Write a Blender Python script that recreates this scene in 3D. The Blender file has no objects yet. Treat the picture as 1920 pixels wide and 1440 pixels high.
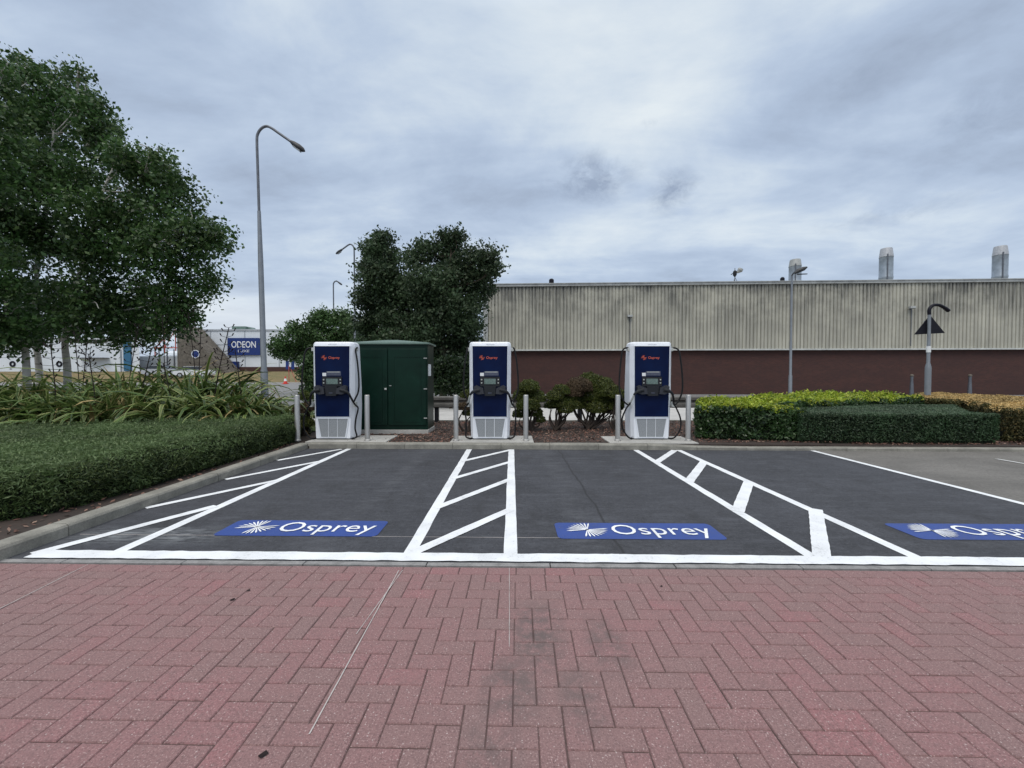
import bpy, bmesh, math, random
import numpy as np
from mathutils import Vector, Matrix
R = math.radians
random.seed(7); rng = np.random.default_rng(7)
S = bpy.context.scene
COL = S.collection
# ---------------------------------------------------------------- camera
F = 764.0; H = 1.4; TH = math.atan(17/764.0)
cd = bpy.data.cameras.new('camera'); cam = bpy.data.objects.new('camera', cd); COL.objects.link(cam)
cd.sensor_width = 36; cd.lens = F/1920*36; cd.clip_end = 3000; cd.clip_start = .05
cam.location = (0, 0, H); cam.rotation_euler = (math.pi/2-TH, 0, 0); S.camera = cam
def ray(px, py):
    u = (px-960)/F; v = (py-720)/F
    return u, math.cos(TH)-v*math.sin(TH), -math.sin(TH)-v*math.cos(TH)
def G(px, py, z=0.0):
    a, b, c = ray(px, py); t = (z-H)/c
    return (a*t, b*t)
def A(px, py, Y):
    a, b, c = ray(px, py); t = Y/b
    return Vector((a*t, Y, H+c*t))
def ppm(Y): return Y/F        # metres per photo pixel at depth Y
# ---------------------------------------------------------------- materials
def new_mat(name):
    m = bpy.data.materials.new(name); m.use_nodes = True
    nt = m.node_tree; b = nt.nodes['Principled BSDF']
    return m, nt, b
def N(nt, t, **k):
    n = nt.nodes.new(t)
    for a, v in k.items(): setattr(n, a, v)
    return n
def setin(n, **k):
    for a, v in k.items(): n.inputs[a.replace('_', ' ')].default_value = v
def noise(nt, scale, detail=4, rough=.55, vec=None, dist=0):
    n = N(nt, 'ShaderNodeTexNoise'); n.inputs['Scale'].default_value = scale
    n.inputs['Detail'].default_value = detail; n.inputs['Roughness'].default_value = rough
    n.inputs['Distortion'].default_value = dist
    if vec: nt.links.new(vec, n.inputs['Vector'])
    return n.outputs['Fac']
def ramp(nt, fac, stops):
    r = N(nt, 'ShaderNodeValToRGB'); e = r.color_ramp.elements
    while len(e) < len(stops): e.new(.5)
    for i, (p, c) in enumerate(stops):
        e[i].position = p; e[i].color = (*c, 1) if hasattr(c, '__len__') else (c, c, c, 1)
    nt.links.new(fac, r.inputs['Fac']); return r.outputs['Color']
def mix(nt, a, b, fac, mode='MIX'):
    m = N(nt, 'ShaderNodeMix', data_type='RGBA', blend_type=mode)
    for s, v in ((m.inputs[0], fac), (m.inputs[6], a), (m.inputs[7], b)):
        if hasattr(v, 'node'): nt.links.new(v, s)
        elif hasattr(v, '__len__'): s.default_value = (*v, 1)
        elif s == m.inputs[0]: s.default_value = v
        else: s.default_value = (v, v, v, 1)
    return m.outputs[2]
def math_(nt, op, a, b=None, c=None, clamp=False):
    m = N(nt, 'ShaderNodeMath', operation=op, use_clamp=clamp)
    for i, v in enumerate((a, b, c)):
        if v is None: continue
        if hasattr(v, 'node'): nt.links.new(v, m.inputs[i])
        else: m.inputs[i].default_value = v
    return m.outputs[0]
def obco(nt): return N(nt, 'ShaderNodeTexCoord').outputs['Object']
def mapping(nt, vec, scale=(1,1,1), rot=(0,0,0), loc=(0,0,0)):
    m = N(nt, 'ShaderNodeMapping'); nt.links.new(vec, m.inputs['Vector'])
    m.inputs['Scale'].default_value = scale; m.inputs['Rotation'].default_value = rot; m.inputs['Location'].default_value = loc
    return m.outputs[0]
def bump(nt, b, h, strength=.3, dist=.01):
    n = N(nt, 'ShaderNodeBump'); n.inputs['Strength'].default_value = strength; n.inputs['Distance'].default_value = dist
    nt.links.new(h, n.inputs['Height']); nt.links.new(n.outputs[0], b.inputs['Normal'])
def simple(name, c, rough=.6, metal=0, var=.12, scale=6, bmp=0, bscale=60, coat=0):
    if max(c) < .03: spec = .18
    else: spec = .45
    m, nt, b = new_mat(name); v = obco(nt)
    f = noise(nt, scale, 5, .6, v)
    dark = tuple(x*(1-var) for x in c); lite = tuple(min(1, x*(1+var)) for x in c)
    nt.links.new(ramp(nt, f, [(.3, dark), (.7, lite)]), b.inputs['Base Color'])
    b.inputs['Roughness'].default_value = rough; b.inputs['Metallic'].default_value = metal; b.inputs['Specular IOR Level'].default_value = spec
    if coat: b.inputs['Coat Weight'].default_value = coat
    if bmp: bump(nt, b, noise(nt, bscale, 3, .6, v), bmp, .01)
    return m
def leafmat(name, c1, c2, c3, rough=.5, clump=1.2, trans=.25):
    m, nt, b = new_mat(name)
    g = N(nt, 'ShaderNodeNewGeometry'); r = g.outputs['Random Per Island']
    col = ramp(nt, r, [(0, c1), (.55, c2), (1, c3)])
    f = noise(nt, clump, 3, .5, obco(nt))
    col = mix(nt, col, mix(nt, col, tuple(min(1, x*2.0) for x in c2), .6), ramp(nt, f, [(.42, 0), (.62, 1)]))
    nt.links.new(col, b.inputs['Base Color']); b.inputs['Roughness'].default_value = rough
    b.inputs['Specular IOR Level'].default_value = .35
    t = N(nt, 'ShaderNodeBsdfTranslucent'); nt.links.new(col, t.inputs['Color'])
    ms = N(nt, 'ShaderNodeMixShader'); ms.inputs[0].default_value = trans
    nt.links.new(b.outputs[0], ms.inputs[1]); nt.links.new(t.outputs[0], ms.inputs[2])
    nt.links.new(ms.outputs[0], nt.nodes['Material Output'].inputs[0])
    return m
M = {}
M['white_body'] = simple('white_body', (.80,.83,.88), .35, var=.04, scale=3, coat=.2)
M['white_edge'] = simple('white_edge', (.62,.66,.72), .45, var=.05)
def navy():
    m, nt, b = new_mat('navy_panel'); v = obco(nt)
    s = N(nt, 'ShaderNodeSeparateXYZ'); nt.links.new(v, s.inputs[0])
    f = noise(nt, 2.5, 3, .5, v)
    nt.links.new(ramp(nt, f, [(.3, (.0015,.005,.032)), (.7, (.003,.012,.055))]), b.inputs['Base Color'])
    b.inputs['Roughness'].default_value = .35; b.inputs['Specular IOR Level'].default_value = .12; return m
M['navy'] = navy()
M['orange'] = simple('orange_print', (.60,.11,.06), .5, var=.05)
M['black_plastic'] = simple('black_plastic', (.022,.024,.028), .5, var=.2)
M['grey_plastic'] = simple('grey_plastic', (.028,.030,.038), .5, var=.15)
M['mid_grey'] = simple('label_grey', (.07,.08,.12), .5, var=.2, scale=40)
M['screen'] = simple('screen_glass', (.12,.17,.155), .15, var=.35, scale=18)
M['sticker'] = simple('sticker_white', (.75,.77,.78), .5, var=.05)
M['cable'] = simple('cable_rubber', (.012,.012,.013), .55, var=.2)
M['pale_sleeve'] = simple('pale_sleeve', (.42,.44,.42), .5)
def vent():
    m, nt, b = new_mat('vent_mesh'); v = obco(nt)
    c = N(nt, 'ShaderNodeTexChecker'); nt.links.new(v, c.inputs['Vector']); c.inputs['Scale'].default_value = 110
    c.inputs['Color1'].default_value = (.40,.42,.45,1); c.inputs['Color2'].default_value = (.10,.11,.12,1)
    f = noise(nt, 9, 3, .5, v)
    nt.links.new(mix(nt, c.outputs[0], (.27,.29,.30), ramp(nt, f, [(.3,.2),(.8,.7)])), b.inputs['Base Color'])
    b.inputs['Roughness'].default_value = .6; return m
M['vent'] = vent()
def steel():
    m, nt, b = new_mat('brushed_steel'); v = mapping(nt, obco(nt), (60,60,2))
    f = noise(nt, 1.0, 4, .6, v)
    nt.links.new(ramp(nt, f, [(.3, (.42,.41,.39)), (.7, (.58,.57,.55))]), b.inputs['Base Color'])
    b.inputs['Metallic'].default_value = .75; b.inputs['Roughness'].default_value = .42; return m
M['steel'] = steel()
M['galv'] = simple('galvanised_steel', (.22,.24,.265), .5, metal=.3, var=.10, scale=7)
M['galv_dark'] = simple('galvanised_dark', (.13,.14,.16), .5, metal=.3, var=.25, scale=9)
M['rail'] = simple('weathered_rail', (.105,.10,.092), .7, metal=.0, var=.3, scale=5)
def green_grp():
    m, nt, b = new_mat('green_cabinet'); v = obco(nt)
    f = noise(nt, 2.2, 6, .65, v, .8)
    c = ramp(nt, f, [(.35, (.0015,.015,.009)), (.62, (.003,.023,.014)), (.80, (.010,.040,.028))])
    nt.links.new(c, b.inputs['Base Color']); b.inputs['Roughness'].default_value = .38; b.inputs['Specular IOR Level'].default_value = .2
    bump(nt, b, noise(nt, 1.5, 2, .5, v), .25, .03); return m
M['green'] = green_grp()
M['green_dark'] = simple('green_recess', (.004,.020,.017), .5, var=.2)
M['green_roof'] = simple('green_roof', (.12,.18,.15), .4, var=.15, scale=4)
def conc(name, c, sc=5, edge=.25):
    m, nt, b = new_mat(name); v = obco(nt)
    f = noise(nt, sc, 8, .65, v); f2 = noise(nt, 90, 3, .6, v)
    col = ramp(nt, f, [(.25, tuple(x*(1-edge) for x in c)), (.7, tuple(x*(1+edge*.6) for x in c))])
    col = mix(nt, col, ramp(nt, f2, [(.3,.55),(.6,1)]), .6, 'MULTIPLY')
    nt.links.new(col, b.inputs['Base Color']); b.inputs['Roughness'].default_value = .85
    bump(nt, b, f2, .35, .004); return m
M['kerb'] = conc('kerb_concrete', (.27,.26,.225), 4, .45)
M['pad'] = conc('pad_concrete', (.46,.45,.42), 3, .25)
M['pavement'] = conc('pavement_concrete', (.50,.49,.47), 1.5, .2)
M['edging'] = conc('edging_concrete', (.27,.265,.26), 9, .4)
def asphalt(name, base, var, speck, fine=140, blotch=.5):
    m, nt, b = new_mat(name); v = obco(nt)
    f = noise(nt, 1.1, 7, .6, v, .3)
    col = ramp(nt, f, [(.3, tuple(x*(1-var) for x in base)), (.7, tuple(x*(1+var) for x in base))])
    st = noise(nt, 3.0, 4, .6, mapping(nt, v, (.35, 2.6, 1), (0,0,.15)))
    col = mix(nt, col, tuple(x*1.35 for x in base), math_(nt, 'MULTIPLY', ramp(nt, st, [(.5,0),(.75,1)]), blotch))
    g = noise(nt, fine, 2, .7, v)
    col = mix(nt, col, speck, ramp(nt, g, [(.60,0),(.76,.8)]))
    col = mix(nt, col, tuple(x*.4 for x in base), ramp(nt, g, [(.22,.8),(.38,0)]))
    med = noise(nt, 26, 5, .75, v); col = mix(nt, col, tuple(x*.55 for x in base), ramp(nt, med, [(.36,.7),(.5,0)])); col = mix(nt, col, tuple(x*1.5 for x in base), ramp(nt, med, [(.55,0),(.7,.55)]))
    nt.links.new(col, b.inputs['Base Color']); b.inputs['Roughness'].default_value = .8
    b.inputs['Specular IOR Level'].default_value = .35
    bump(nt, b, math_(nt,'ADD',g,med), .6, .006); return m, nt, b, v, col
M['asphalt'], nt, b, v, col = asphalt('fresh_asphalt', (.047,.049,.057), .28, (.16,.165,.18), 100, .9)
g1 = noise(nt, 5, 8, .75, mapping(nt, v, (.55,1.6,1), (0,0,.1)))
col = mix(nt, col, (.088,.092,.105), ramp(nt, g1, [(.50,0),(.68,.55)]))
col = mix(nt, col, (.026,.026,.028), ramp(nt, noise(nt, 2.2, 6, .7, mapping(nt, v, (1.3,.5,1), loc=(3,1,0))), [(.54,0),(.72,.6)]))
sxx = N(nt, 'ShaderNodeSeparateXYZ'); nt.links.new(v, sxx.inputs[0])
def bell0(s_, c, w):
    d_ = math_(nt, 'DIVIDE', math_(nt, 'SUBTRACT', s_, c), w); return math_(nt, 'SUBTRACT', 1.0, math_(nt, 'MULTIPLY', d_, d_), clamp=True)
seamx = math_(nt, 'ADD', sxx.outputs[0], math_(nt, 'MULTIPLY', noise(nt, 1.5, 2, .5, v), .12))
col = mix(nt, col, (.022,.022,.024), math_(nt, 'MULTIPLY', bell0(seamx, .93, .016), .8))
col = mix(nt, col, (.085,.088,.098), math_(nt, 'MULTIPLY', math_(nt, 'MAXIMUM', bell0(seamx, .70, .17), bell0(seamx, -1.5, .14)), ramp(nt, g1, [(.42,0),(.6,.5)])))
# chalk dust worn into the front-left corner, and darker tyre tracks
sx = N(nt, 'ShaderNodeSeparateXYZ'); nt.links.new(v, sx.inputs[0])
def bell(nt, s, c, w):
    d = math_(nt, 'DIVIDE', math_(nt, 'SUBTRACT', s, c), w)
    return math_(nt, 'SUBTRACT', 1.0, math_(nt, 'MULTIPLY', d, d), clamp=True)
dust = math_(nt, 'MULTIPLY', bell(nt, sx.outputs[0], -3.15, .75), bell(nt, sx.outputs[1], 3.52, .22))
dn = noise(nt, 9, 6, .7, mapping(nt, v, (.6, 3, 1)))
col2 = mix(nt, col, (.34,.36,.37), math_(nt, 'MULTIPLY', dust, ramp(nt, dn, [(.42,0),(.72,.75)])))
nt.links.new(col2, b.inputs['Base Color'])
M['old_tarmac'], *_ = asphalt('old_tarmac', (.150,.142,.130), .25, (.34,.33,.31), 110)
M['road'], *_ = asphalt('road_tarmac', (.20,.20,.20), .12, (.34,.34,.34), 60)
def paint(name, c, wear=.3):
    m, nt, b = new_mat(name); v = obco(nt)
    f = noise(nt, 55, 4, .7, v); f2 = noise(nt, 3, 3, .6, v)
    col = mix(nt, c, tuple(x*.75 for x in c), ramp(nt, f2, [(.35,0),(.75,.8)]))
    col = mix(nt, col, (.10,.10,.11), math_(nt, 'MULTIPLY', ramp(nt, math_(nt,'ADD',f,math_(nt,'MULTIPLY',math_(nt,'SUBTRACT',f2,.5),.35)), [(.58,0),(.70,1)]), wear, clamp=True))
    nt.links.new(col, b.inputs['Base Color']); b.inputs['Roughness'].default_value = .55
    bump(nt, b, noise(nt, 140, 2, .6, v), .4, .004); return m
M['line'] = paint('white_line_paint', (.83,.85,.87), .3)
M['line_old'] = paint('old_line_paint', (.55,.55,.53), .6)
M['chalk'] = paint('chalk', (.50,.46,.44), .8)
M['blue_paint'] = paint('blue_bay_paint', (.024,.062,.27), .45)
M['mark_white'] = paint('bay_lettering_paint', (.88,.90,.92), .3)
def pavers():
    m, nt, b = new_mat('red_block_paving'); v = obco(nt)
    g = N(nt, 'ShaderNodeNewGeometry'); r = g.outputs['Random Per Island']
    base = ramp(nt, r, [(0,(.232,.144,.138)), (.25,(.248,.140,.137)), (.6,(.260,.138,.138)), (.94,(.272,.134,.137)), (1,(.295,.128,.134))])
    big = noise(nt, .8, 4, .6, v)
    base = mix(nt, base, (.225,.142,.135), ramp(nt, big, [(.38,0),(.66,.8)]))
    f = noise(nt, 13, 6, .75, v)
    base = mix(nt, base, (.20,.125,.12), ramp(nt, f, [(.38,.4),(.58,0)]))
    s = noise(nt, 135, 3, .8, v)
    s4 = noise(nt, 48, 4, .8, v)
    base = mix(nt, base, (.17,.10,.10), ramp(nt, s4, [(.40,.55),(.50,0)]))
    base = mix(nt, base, (.58,.46,.44), ramp(nt, s, [(.58,0),(.70,.8)]))
    base = mix(nt, base, (.08,.05,.05), ramp(nt, s, [(.34,.8),(.45,0)]))
    vo = N(nt, 'ShaderNodeTexVoronoi'); vo.inputs['Scale'].default_value = 75; nt.links.new(v, vo.inputs['Vector'])
    vc = N(nt, 'ShaderNodeSeparateColor'); nt.links.new(vo.outputs['Color'], vc.inputs[0])
    fleck = math_(nt, 'MULTIPLY', ramp(nt, vo.outputs['Distance'], [(.16,1),(.26,0)]), ramp(nt, vc.outputs[0], [(.86,0),(.90,1)]))
    base = mix(nt, base, (.60,.52,.50), math_(nt, 'MULTIPLY', fleck, .55))
    sx = N(nt, 'ShaderNodeSeparateXYZ'); nt.links.new(v, sx.inputs[0])
    tot = None
    for cx, cy, wx, wy, a in ((.14,2.18,.17,.34,1), (.50,2.10,.13,.28,.8), (.0,1.80,.16,.24,.9), (.30,1.74,.12,.24,.7), (-.08,1.5,.14,.18,.6)):
        k = math_(nt, 'MULTIPLY', math_(nt, 'MULTIPLY', bell(nt, sx.outputs[0], cx, wx), bell(nt, sx.outputs[1], cy, wy)), a)
        tot = k if tot is None else math_(nt, 'MAXIMUM', tot, k)
    st = noise(nt, 11, 6, .75, v)
    base = mix(nt, base, (.105,.085,.082), math_(nt, 'MULTIPLY', tot, ramp(nt, st, [(.40,0),(.56,.85)])))
    nt.links.new(base, b.inputs['Base Color']); b.inputs['Roughness'].default_value = .85
    h = math_(nt, 'ADD', s, math_(nt, 'MULTIPLY', f, 1.2)); bump(nt, b, h, .5, .004); return m
M['paver'] = pavers()
M['joint'] = conc('joint_sand', (.10,.062,.058), 20, .4)
M['soil'] = conc('soil', (.042,.029,.023), 6, .5)
M['chips'] = leafmat('bark_chips', (.05,.025,.02), (.13,.065,.048), (.30,.20,.15), .8, 2.5, .0)
def grass(name, a, b_, c_):
    m, nt, b = new_mat(name); v = obco(nt)
    f = noise(nt, .35, 6, .7, v); g = noise(nt, 14, 4, .8, v)
    col = mix(nt, ramp(nt, f, [(.3,a),(.5,b_),(.7,c_)]), tuple(x*.5 for x in b_), ramp(nt, g, [(.35,.7),(.6,0)]))
    nt.links.new(col, b.inputs['Base Color']); b.inputs['Roughness'].default_value = .9
    bump(nt, b, g, .8, .1); return m
M['dry_grass'] = grass('dry_grass', (.12,.13,.045), (.22,.17,.075), (.28,.20,.09))
def cladding():
    m, nt, b = new_mat('ribbed_cladding'); v = obco(nt)
    s1 = noise(nt, 1.0, 6, .7, mapping(nt, v, (3.2,3.2,.16)))
    s2 = noise(nt, 1.0, 6, .65, mapping(nt, v, (.30,.30,.35), loc=(3,0,0)))
    s3 = noise(nt, 1.0, 4, .65, mapping(nt, v, (9,9,.5)))
    sx = N(nt, 'ShaderNodeSeparateXYZ'); nt.links.new(v, sx.inputs[0])
    top = ramp(nt, math_(nt, 'DIVIDE', math_(nt, 'SUBTRACT', sx.outputs[2], 3.3), 5.0), [(.2,.25),(.6,.7),(.9,1)])
    c = mix(nt, (.48,.465,.385), (.29,.28,.235), ramp(nt, s1, [(.40,0),(.72,.8)]))
    c = mix(nt, c, (.088,.088,.082), math_(nt, 'MULTIPLY', math_(nt, 'MULTIPLY', ramp(nt, s2, [(.38,0),(.56,1)]), ramp(nt, s3, [(.33,.2),(.58,1)])), top))
    c = mix(nt, c, (.34,.33,.26), ramp(nt, s3, [(.6,0),(.8,.7)]))
    rib = math_(nt, 'FRACT', math_(nt, 'DIVIDE', sx.outputs[0], .25)); c = mix(nt, c, (.10,.10,.088), ramp(nt, math_(nt, 'MULTIPLY', math_(nt, 'COMPARE', rib, .78, .13), ramp(nt, s1, [(.3,.2),(.6,.75)])), [(0,0),(1,.5)]))
    nt.links.new(c, b.inputs['Base Color']); b.inputs['Roughness'].default_value = .6; return m
M['clad'] = cladding()
def brickwall():
    m, nt, b = new_mat('dark_brickwork'); v = obco(nt)
    s = N(nt, 'ShaderNodeSeparateXYZ'); nt.links.new(v, s.inputs[0]); c = N(nt, 'ShaderNodeCombineXYZ')
    nt.links.new(math_(nt, 'ADD', s.outputs[0], s.outputs[1]), c.inputs[0]); nt.links.new(s.outputs[2], c.inputs[1])
    t = N(nt, 'ShaderNodeTexBrick'); nt.links.new(c.outputs[0], t.inputs['Vector'])
    t.inputs['Scale'].default_value = 1; t.inputs['Brick Width'].default_value = .225; t.inputs['Row Height'].default_value = .075
    t.inputs['Mortar Size'].default_value = .008
    t.inputs['Color1'].default_value = (.084,.028,.021,1); t.inputs['Color2'].default_value = (.056,.020,.015,1); t.inputs['Mortar'].default_value = (.055,.042,.038,1)
    f = noise(nt, 1.0, 6, .65, mapping(nt, v, (.5,.5,1.6)))
    nt.links.new(mix(nt, t.outputs[0], (.042,.020,.019), ramp(nt, f, [(.35,0),(.75,.8)])), b.inputs['Base Color'])
    b.inputs['Roughness'].default_value = .85; bump(nt, b, t.outputs['Fac'], -.3, .01); return m
M['brickwall'] = brickwall()
M['trim_white'] = simple('white_trim', (.52,.53,.51), .5, var=.2, scale=3)
M['trim_grey'] = simple('grey_trim', (.34,.35,.34), .5, var=.25, scale=2)
M['chimney'] = simple('flue_metal', (.30,.34,.38), .4, metal=.4, var=.25, scale=2)
M['chimney_cap'] = simple('flue_cap', (.42,.43,.45), .5, metal=.2, var=.2, scale=8)
M['rust_cap'] = simple('flue_cap_brown', (.14,.10,.10), .6, var=.3, scale=8)
M['black'] = simple('black_paint', (.010,.010,.016), .5, var=.2)
M['lamp_dark'] = simple('lamp_housing', (.03,.032,.035), .5)
M['lamp_glass'] = simple('lamp_glass', (.25,.27,.28), .2)
M['panel_white'] = simple('white_cladding', (.66,.70,.74), .5, var=.07, scale=.4)
M['panel_grey'] = simple('grey_cladding', (.40,.43,.46), .5, var=.15, scale=.5)
M['sea_blue'] = simple('blue_cladding', (.03,.13,.24), .5)
M['sign_blue'] = simple('sign_blue', (.006,.028,.16), .45, var=.15)
M['stone'] = simple('gable_stone', (.12,.105,.085), .85, var=.45, scale=2.5)
M['red_steel'] = simple('red_steel', (.42,.10,.08), .5)
M['car_white'] = simple('car_paint_white', (.70,.72,.74), .25, var=.03, coat=.5)
M['car_grey'] = simple('car_paint_silver', (.40,.42,.45), .25, var=.03, coat=.5)
M['glass'] = simple('dark_glass', (.02,.025,.03), .08)
M['tyre'] = simple('tyre_rubber', (.015,.015,.015), .7)
M['cone_red'] = simple('cone_red', (.62,.045,.03), .5)
M['bark'] = simple('brown_bark', (.07,.055,.04), .9, var=.4, scale=9, bmp=.5, bscale=20)
def birch():
    m, nt, b = new_mat('birch_bark'); v = obco(nt)
    f = noise(nt, 1, 5, .7, mapping(nt, v, (3,3,16)))
    g = noise(nt, 2.2, 4, .6, v)
    c = mix(nt, (.55,.53,.49), (.06,.055,.05), ramp(nt, f, [(.52,0),(.68,.9)]))
    c = mix(nt, c, (.22,.20,.17), ramp(nt, g, [(.4,0),(.7,.7)]))
    nt.links.new(c, b.inputs['Base Color']); b.inputs['Roughness'].default_value = .8; bump(nt, b, f, .4, .02); return m
M['birch'] = birch()
M['birch_leaf'] = leafmat('birch_leaf', (.014,.036,.010), (.040,.085,.024), (.13,.19,.07), .36, .9, .35)
M['willow_leaf'] = leafmat('grey_green_leaf', (.014,.030,.014), (.036,.062,.028), (.10,.13,.07), .5, .6, .3)
M['dark_leaf'] = leafmat('dark_leaf', (.006,.016,.007), (.014,.030,.011), (.035,.06,.02), .45, .8)
M['thin_leaf'] = leafmat('bright_leaf', (.022,.048,.015), (.045,.09,.028), (.10,.16,.055), .5, .5)
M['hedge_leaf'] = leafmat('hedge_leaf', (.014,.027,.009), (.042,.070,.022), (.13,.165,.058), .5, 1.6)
M['hedge_lit_top'] = leafmat('hedge_leaf_lit_top', (.040,.068,.025), (.080,.120,.046), (.18,.225,.10), .5, 1.3)  # lighter copy of hedge_leaf: skylight on the hedge top put into the colour
M['hedge_lit_top_r'] = leafmat('hedge_leaf_lit_top_grey', (.030,.055,.030), (.062,.095,.055), (.13,.16,.10), .5, 1.3)  # paler hedge_leaf_r, painting the sky-lit top of the dark hedge
M['hedge_leaf_r'] = leafmat('hedge_leaf_blue', (.010,.026,.012), (.028,.056,.024), (.08,.12,.06), .5, 2.0)
M['glossy_leaf'] = leafmat('glossy_leaf', (.012,.030,.010), (.028,.058,.018), (.12,.17,.09), .3, 2.5)
M['yellow_leaf'] = leafmat('yellow_leaf', (.04,.09,.012), (.20,.26,.020), (.46,.46,.07), .45, 3.5)
M['brown_leaf'] = leafmat('browned_leaf', (.16,.11,.04), (.36,.25,.10), (.56,.42,.20), .7, 2.0, .1)
M['brown_side'] = leafmat('brown_green_leaf', (.02,.025,.008), (.055,.055,.018), (.16,.12,.045), .6, 2.0)
M['dwarf_leaf'] = leafmat('shrub_leaf', (.014,.026,.006), (.045,.062,.012), (.15,.15,.03), .5, 3.0)
M['dwarf_brown'] = leafmat('shrub_brown', (.03,.022,.012), (.07,.048,.028), (.12,.085,.045), .6, 3.0)
M['twig'] = simple('twig', (.04,.03,.024), .9)
M['core'] = simple('hedge_interior', (.010,.014,.008), .95, var=.4, scale=12)
M['flax_green'] = leafmat('flax_green', (.012,.030,.009), (.042,.082,.020), (.14,.18,.045), .4, 2.0, .2)
M['flax_edge'] = leafmat('flax_cream_edge', (.03,.055,.015), (.11,.15,.04), (.42,.42,.18), .4, 2.0, .2)
M['flax_dead'] = leafmat('flax_dead', (.14,.10,.04), (.25,.19,.08), (.38,.30,.15), .7, 2.0, .1)
M['stalk'] = simple('dark_stalk', (.018,.012,.012), .7)
# ---------------------------------------------------------------- mesh helpers
class MB:
    def __init__(s): s.v = []; s.f = []; s.m = []
    def add(s, vs, fs, m=0):
        o = len(s.v); s.v += [tuple(v) for v in vs]; s.f += [tuple(i+o for i in f) for f in fs]; s.m += [m]*len(fs)
    def box(s, c, d, m=0, rz=0, taper=1.0, rot=None):
        x, y, z = d[0]/2, d[1]/2, d[2]/2; vs = []
        for sz in (-1, 1):
            t = taper if sz > 0 else 1
            for sx_, sy in ((-1,-1),(1,-1),(1,1),(-1,1)): vs.append(Vector((sx_*x*t, sy*y*t, sz*z)))
        Rm = rot if rot is not None else Matrix.Rotation(rz, 3, 'Z')
        vs = [Rm @ v + Vector(c) for v in vs]
        s.add(vs, [(3,2,1,0),(4,5,6,7),(0,1,5,4),(1,2,6,5),(2,3,7,6),(3,0,4,7)], m)
    def bbox(s, c, d, bev=.01, m=0, rz=0):      # box with chamfered edges
        bm = bmesh.new(); bmesh.ops.create_cube(bm, size=1)
        bmesh.ops.scale(bm, vec=d, verts=bm.verts)
        bmesh.ops.bevel(bm, geom=bm.edges[:], offset=bev, segments=2, affect='EDGES', profile=.6)
        Rm = Matrix.Rotation(rz, 3, 'Z')
        s.add([Rm @ v.co + Vector(c) for v in bm.verts], [[l.index for l in f.verts] for f in bm.faces], m); bm.free()
    def tube(s, pts, r, n=8, m=0, cap=True):
        pts = [Vector(p) for p in pts]; k = len(pts)
        rr = r if hasattr(r, '__len__') else [r]*k
        up = Vector((0,0,1)); vs = []; pv = None
        for i, p in enumerate(pts):
            t = (pts[min(i+1, k-1)]-pts[max(i-1, 0)]).normalized()
            a = (pv if pv is not None else (up if abs(t.z) < .9 else Vector((1,0,0))))
            a = (a - t*a.dot(t));
            if a.length < 1e-5: a = t.orthogonal()
            a.normalize(); b = t.cross(a); pv = a
            for j in range(n):
                an = 2*math.pi*j/n; vs.append(p + (a*math.cos(an)+b*math.sin(an))*rr[i])
        fs = [(i*n+j, i*n+(j+1) % n, (i+1)*n+(j+1) % n, (i+1)*n+j) for i in range(k-1) for j in range(n)]
        if cap: fs += [tuple(range(n-1, -1, -1)), tuple((k-1)*n+j for j in range(n))]
        s.add(vs, fs, m)
    def prism(s, poly, a, b, axis='Z', m=0):     # polygon extruded a..b along axis
        n = len(poly)
        def P(u, v, w): return {'Z': (u, v, w), 'Y': (u, w, v), 'X': (w, u, v)}[axis]
        vs = [P(u, v, a) for u, v in poly]+[P(u, v, b) for u, v in poly]
        fs = [tuple(range(n-1,-1,-1)), tuple(range(n, 2*n))]+[(i, (i+1) % n, n+(i+1) % n, n+i) for i in range(n)]
        s.add(vs, fs, m)
    def lathe(s, prof, c=(0,0,0), n=16, m=0):
        vs = []; k = len(prof)
        for r, z in prof:
            for j in range(n):
                a = 2*math.pi*j/n; vs.append((c[0]+r*math.cos(a), c[1]+r*math.sin(a), c[2]+z))
        fs = [(i*n+j, i*n+(j+1) % n, (i+1)*n+(j+1) % n, (i+1)*n+j) for i in range(k-1) for j in range(n)]
        fs += [tuple(range(n-1,-1,-1)), tuple((k-1)*n+j for j in range(n))]
        s.add(vs, fs, m)
    def build(s, name, mats, parent=None, smooth=False, fixn=True):
        me = bpy.data.meshes.new(name); me.from_pydata(s.v, [], s.f)
        if not isinstance(mats, (list, tuple)): mats = [mats]
        for m in mats: me.materials.append(m)
        if len(mats) > 1: me.polygons.foreach_set('material_index', s.m)
        if fixn:
            bm = bmesh.new(); bm.from_mesh(me); bmesh.ops.recalc_face_normals(bm, faces=bm.faces); bm.to_mesh(me); bm.free()
        if smooth:
            me.polygons.foreach_set('use_smooth', [True]*len(me.polygons))
            try: me.set_sharp_from_angle(angle=R(40))
            except Exception: pass
        me.update(); o = bpy.data.objects.new(name, me); COL.objects.link(o)
        if parent: o.parent = parent
        return o
def tag(o, label=None, cat=None, group=None, kind=None):
    if label: o['label'] = label
    if cat: o['category'] = cat
    if group: o['group'] = group
    if kind: o['kind'] = kind
    return o
def thing(name, label, cat, loc=(0,0,0), rz=0, group=None):
    o = bpy.data.objects.new(name, None); COL.objects.link(o); o.empty_display_size = .2
    o.location = loc; o.rotation_euler = (0,0,rz); return tag(o, label, cat, group)
def struct(o): o['kind'] = 'structure'; return o
def copy_tree(o, parent=None):
    c = o.copy(); COL.objects.link(c); c.parent = parent
    for ch in list(o.children): copy_tree(ch, c)
    return c
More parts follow.
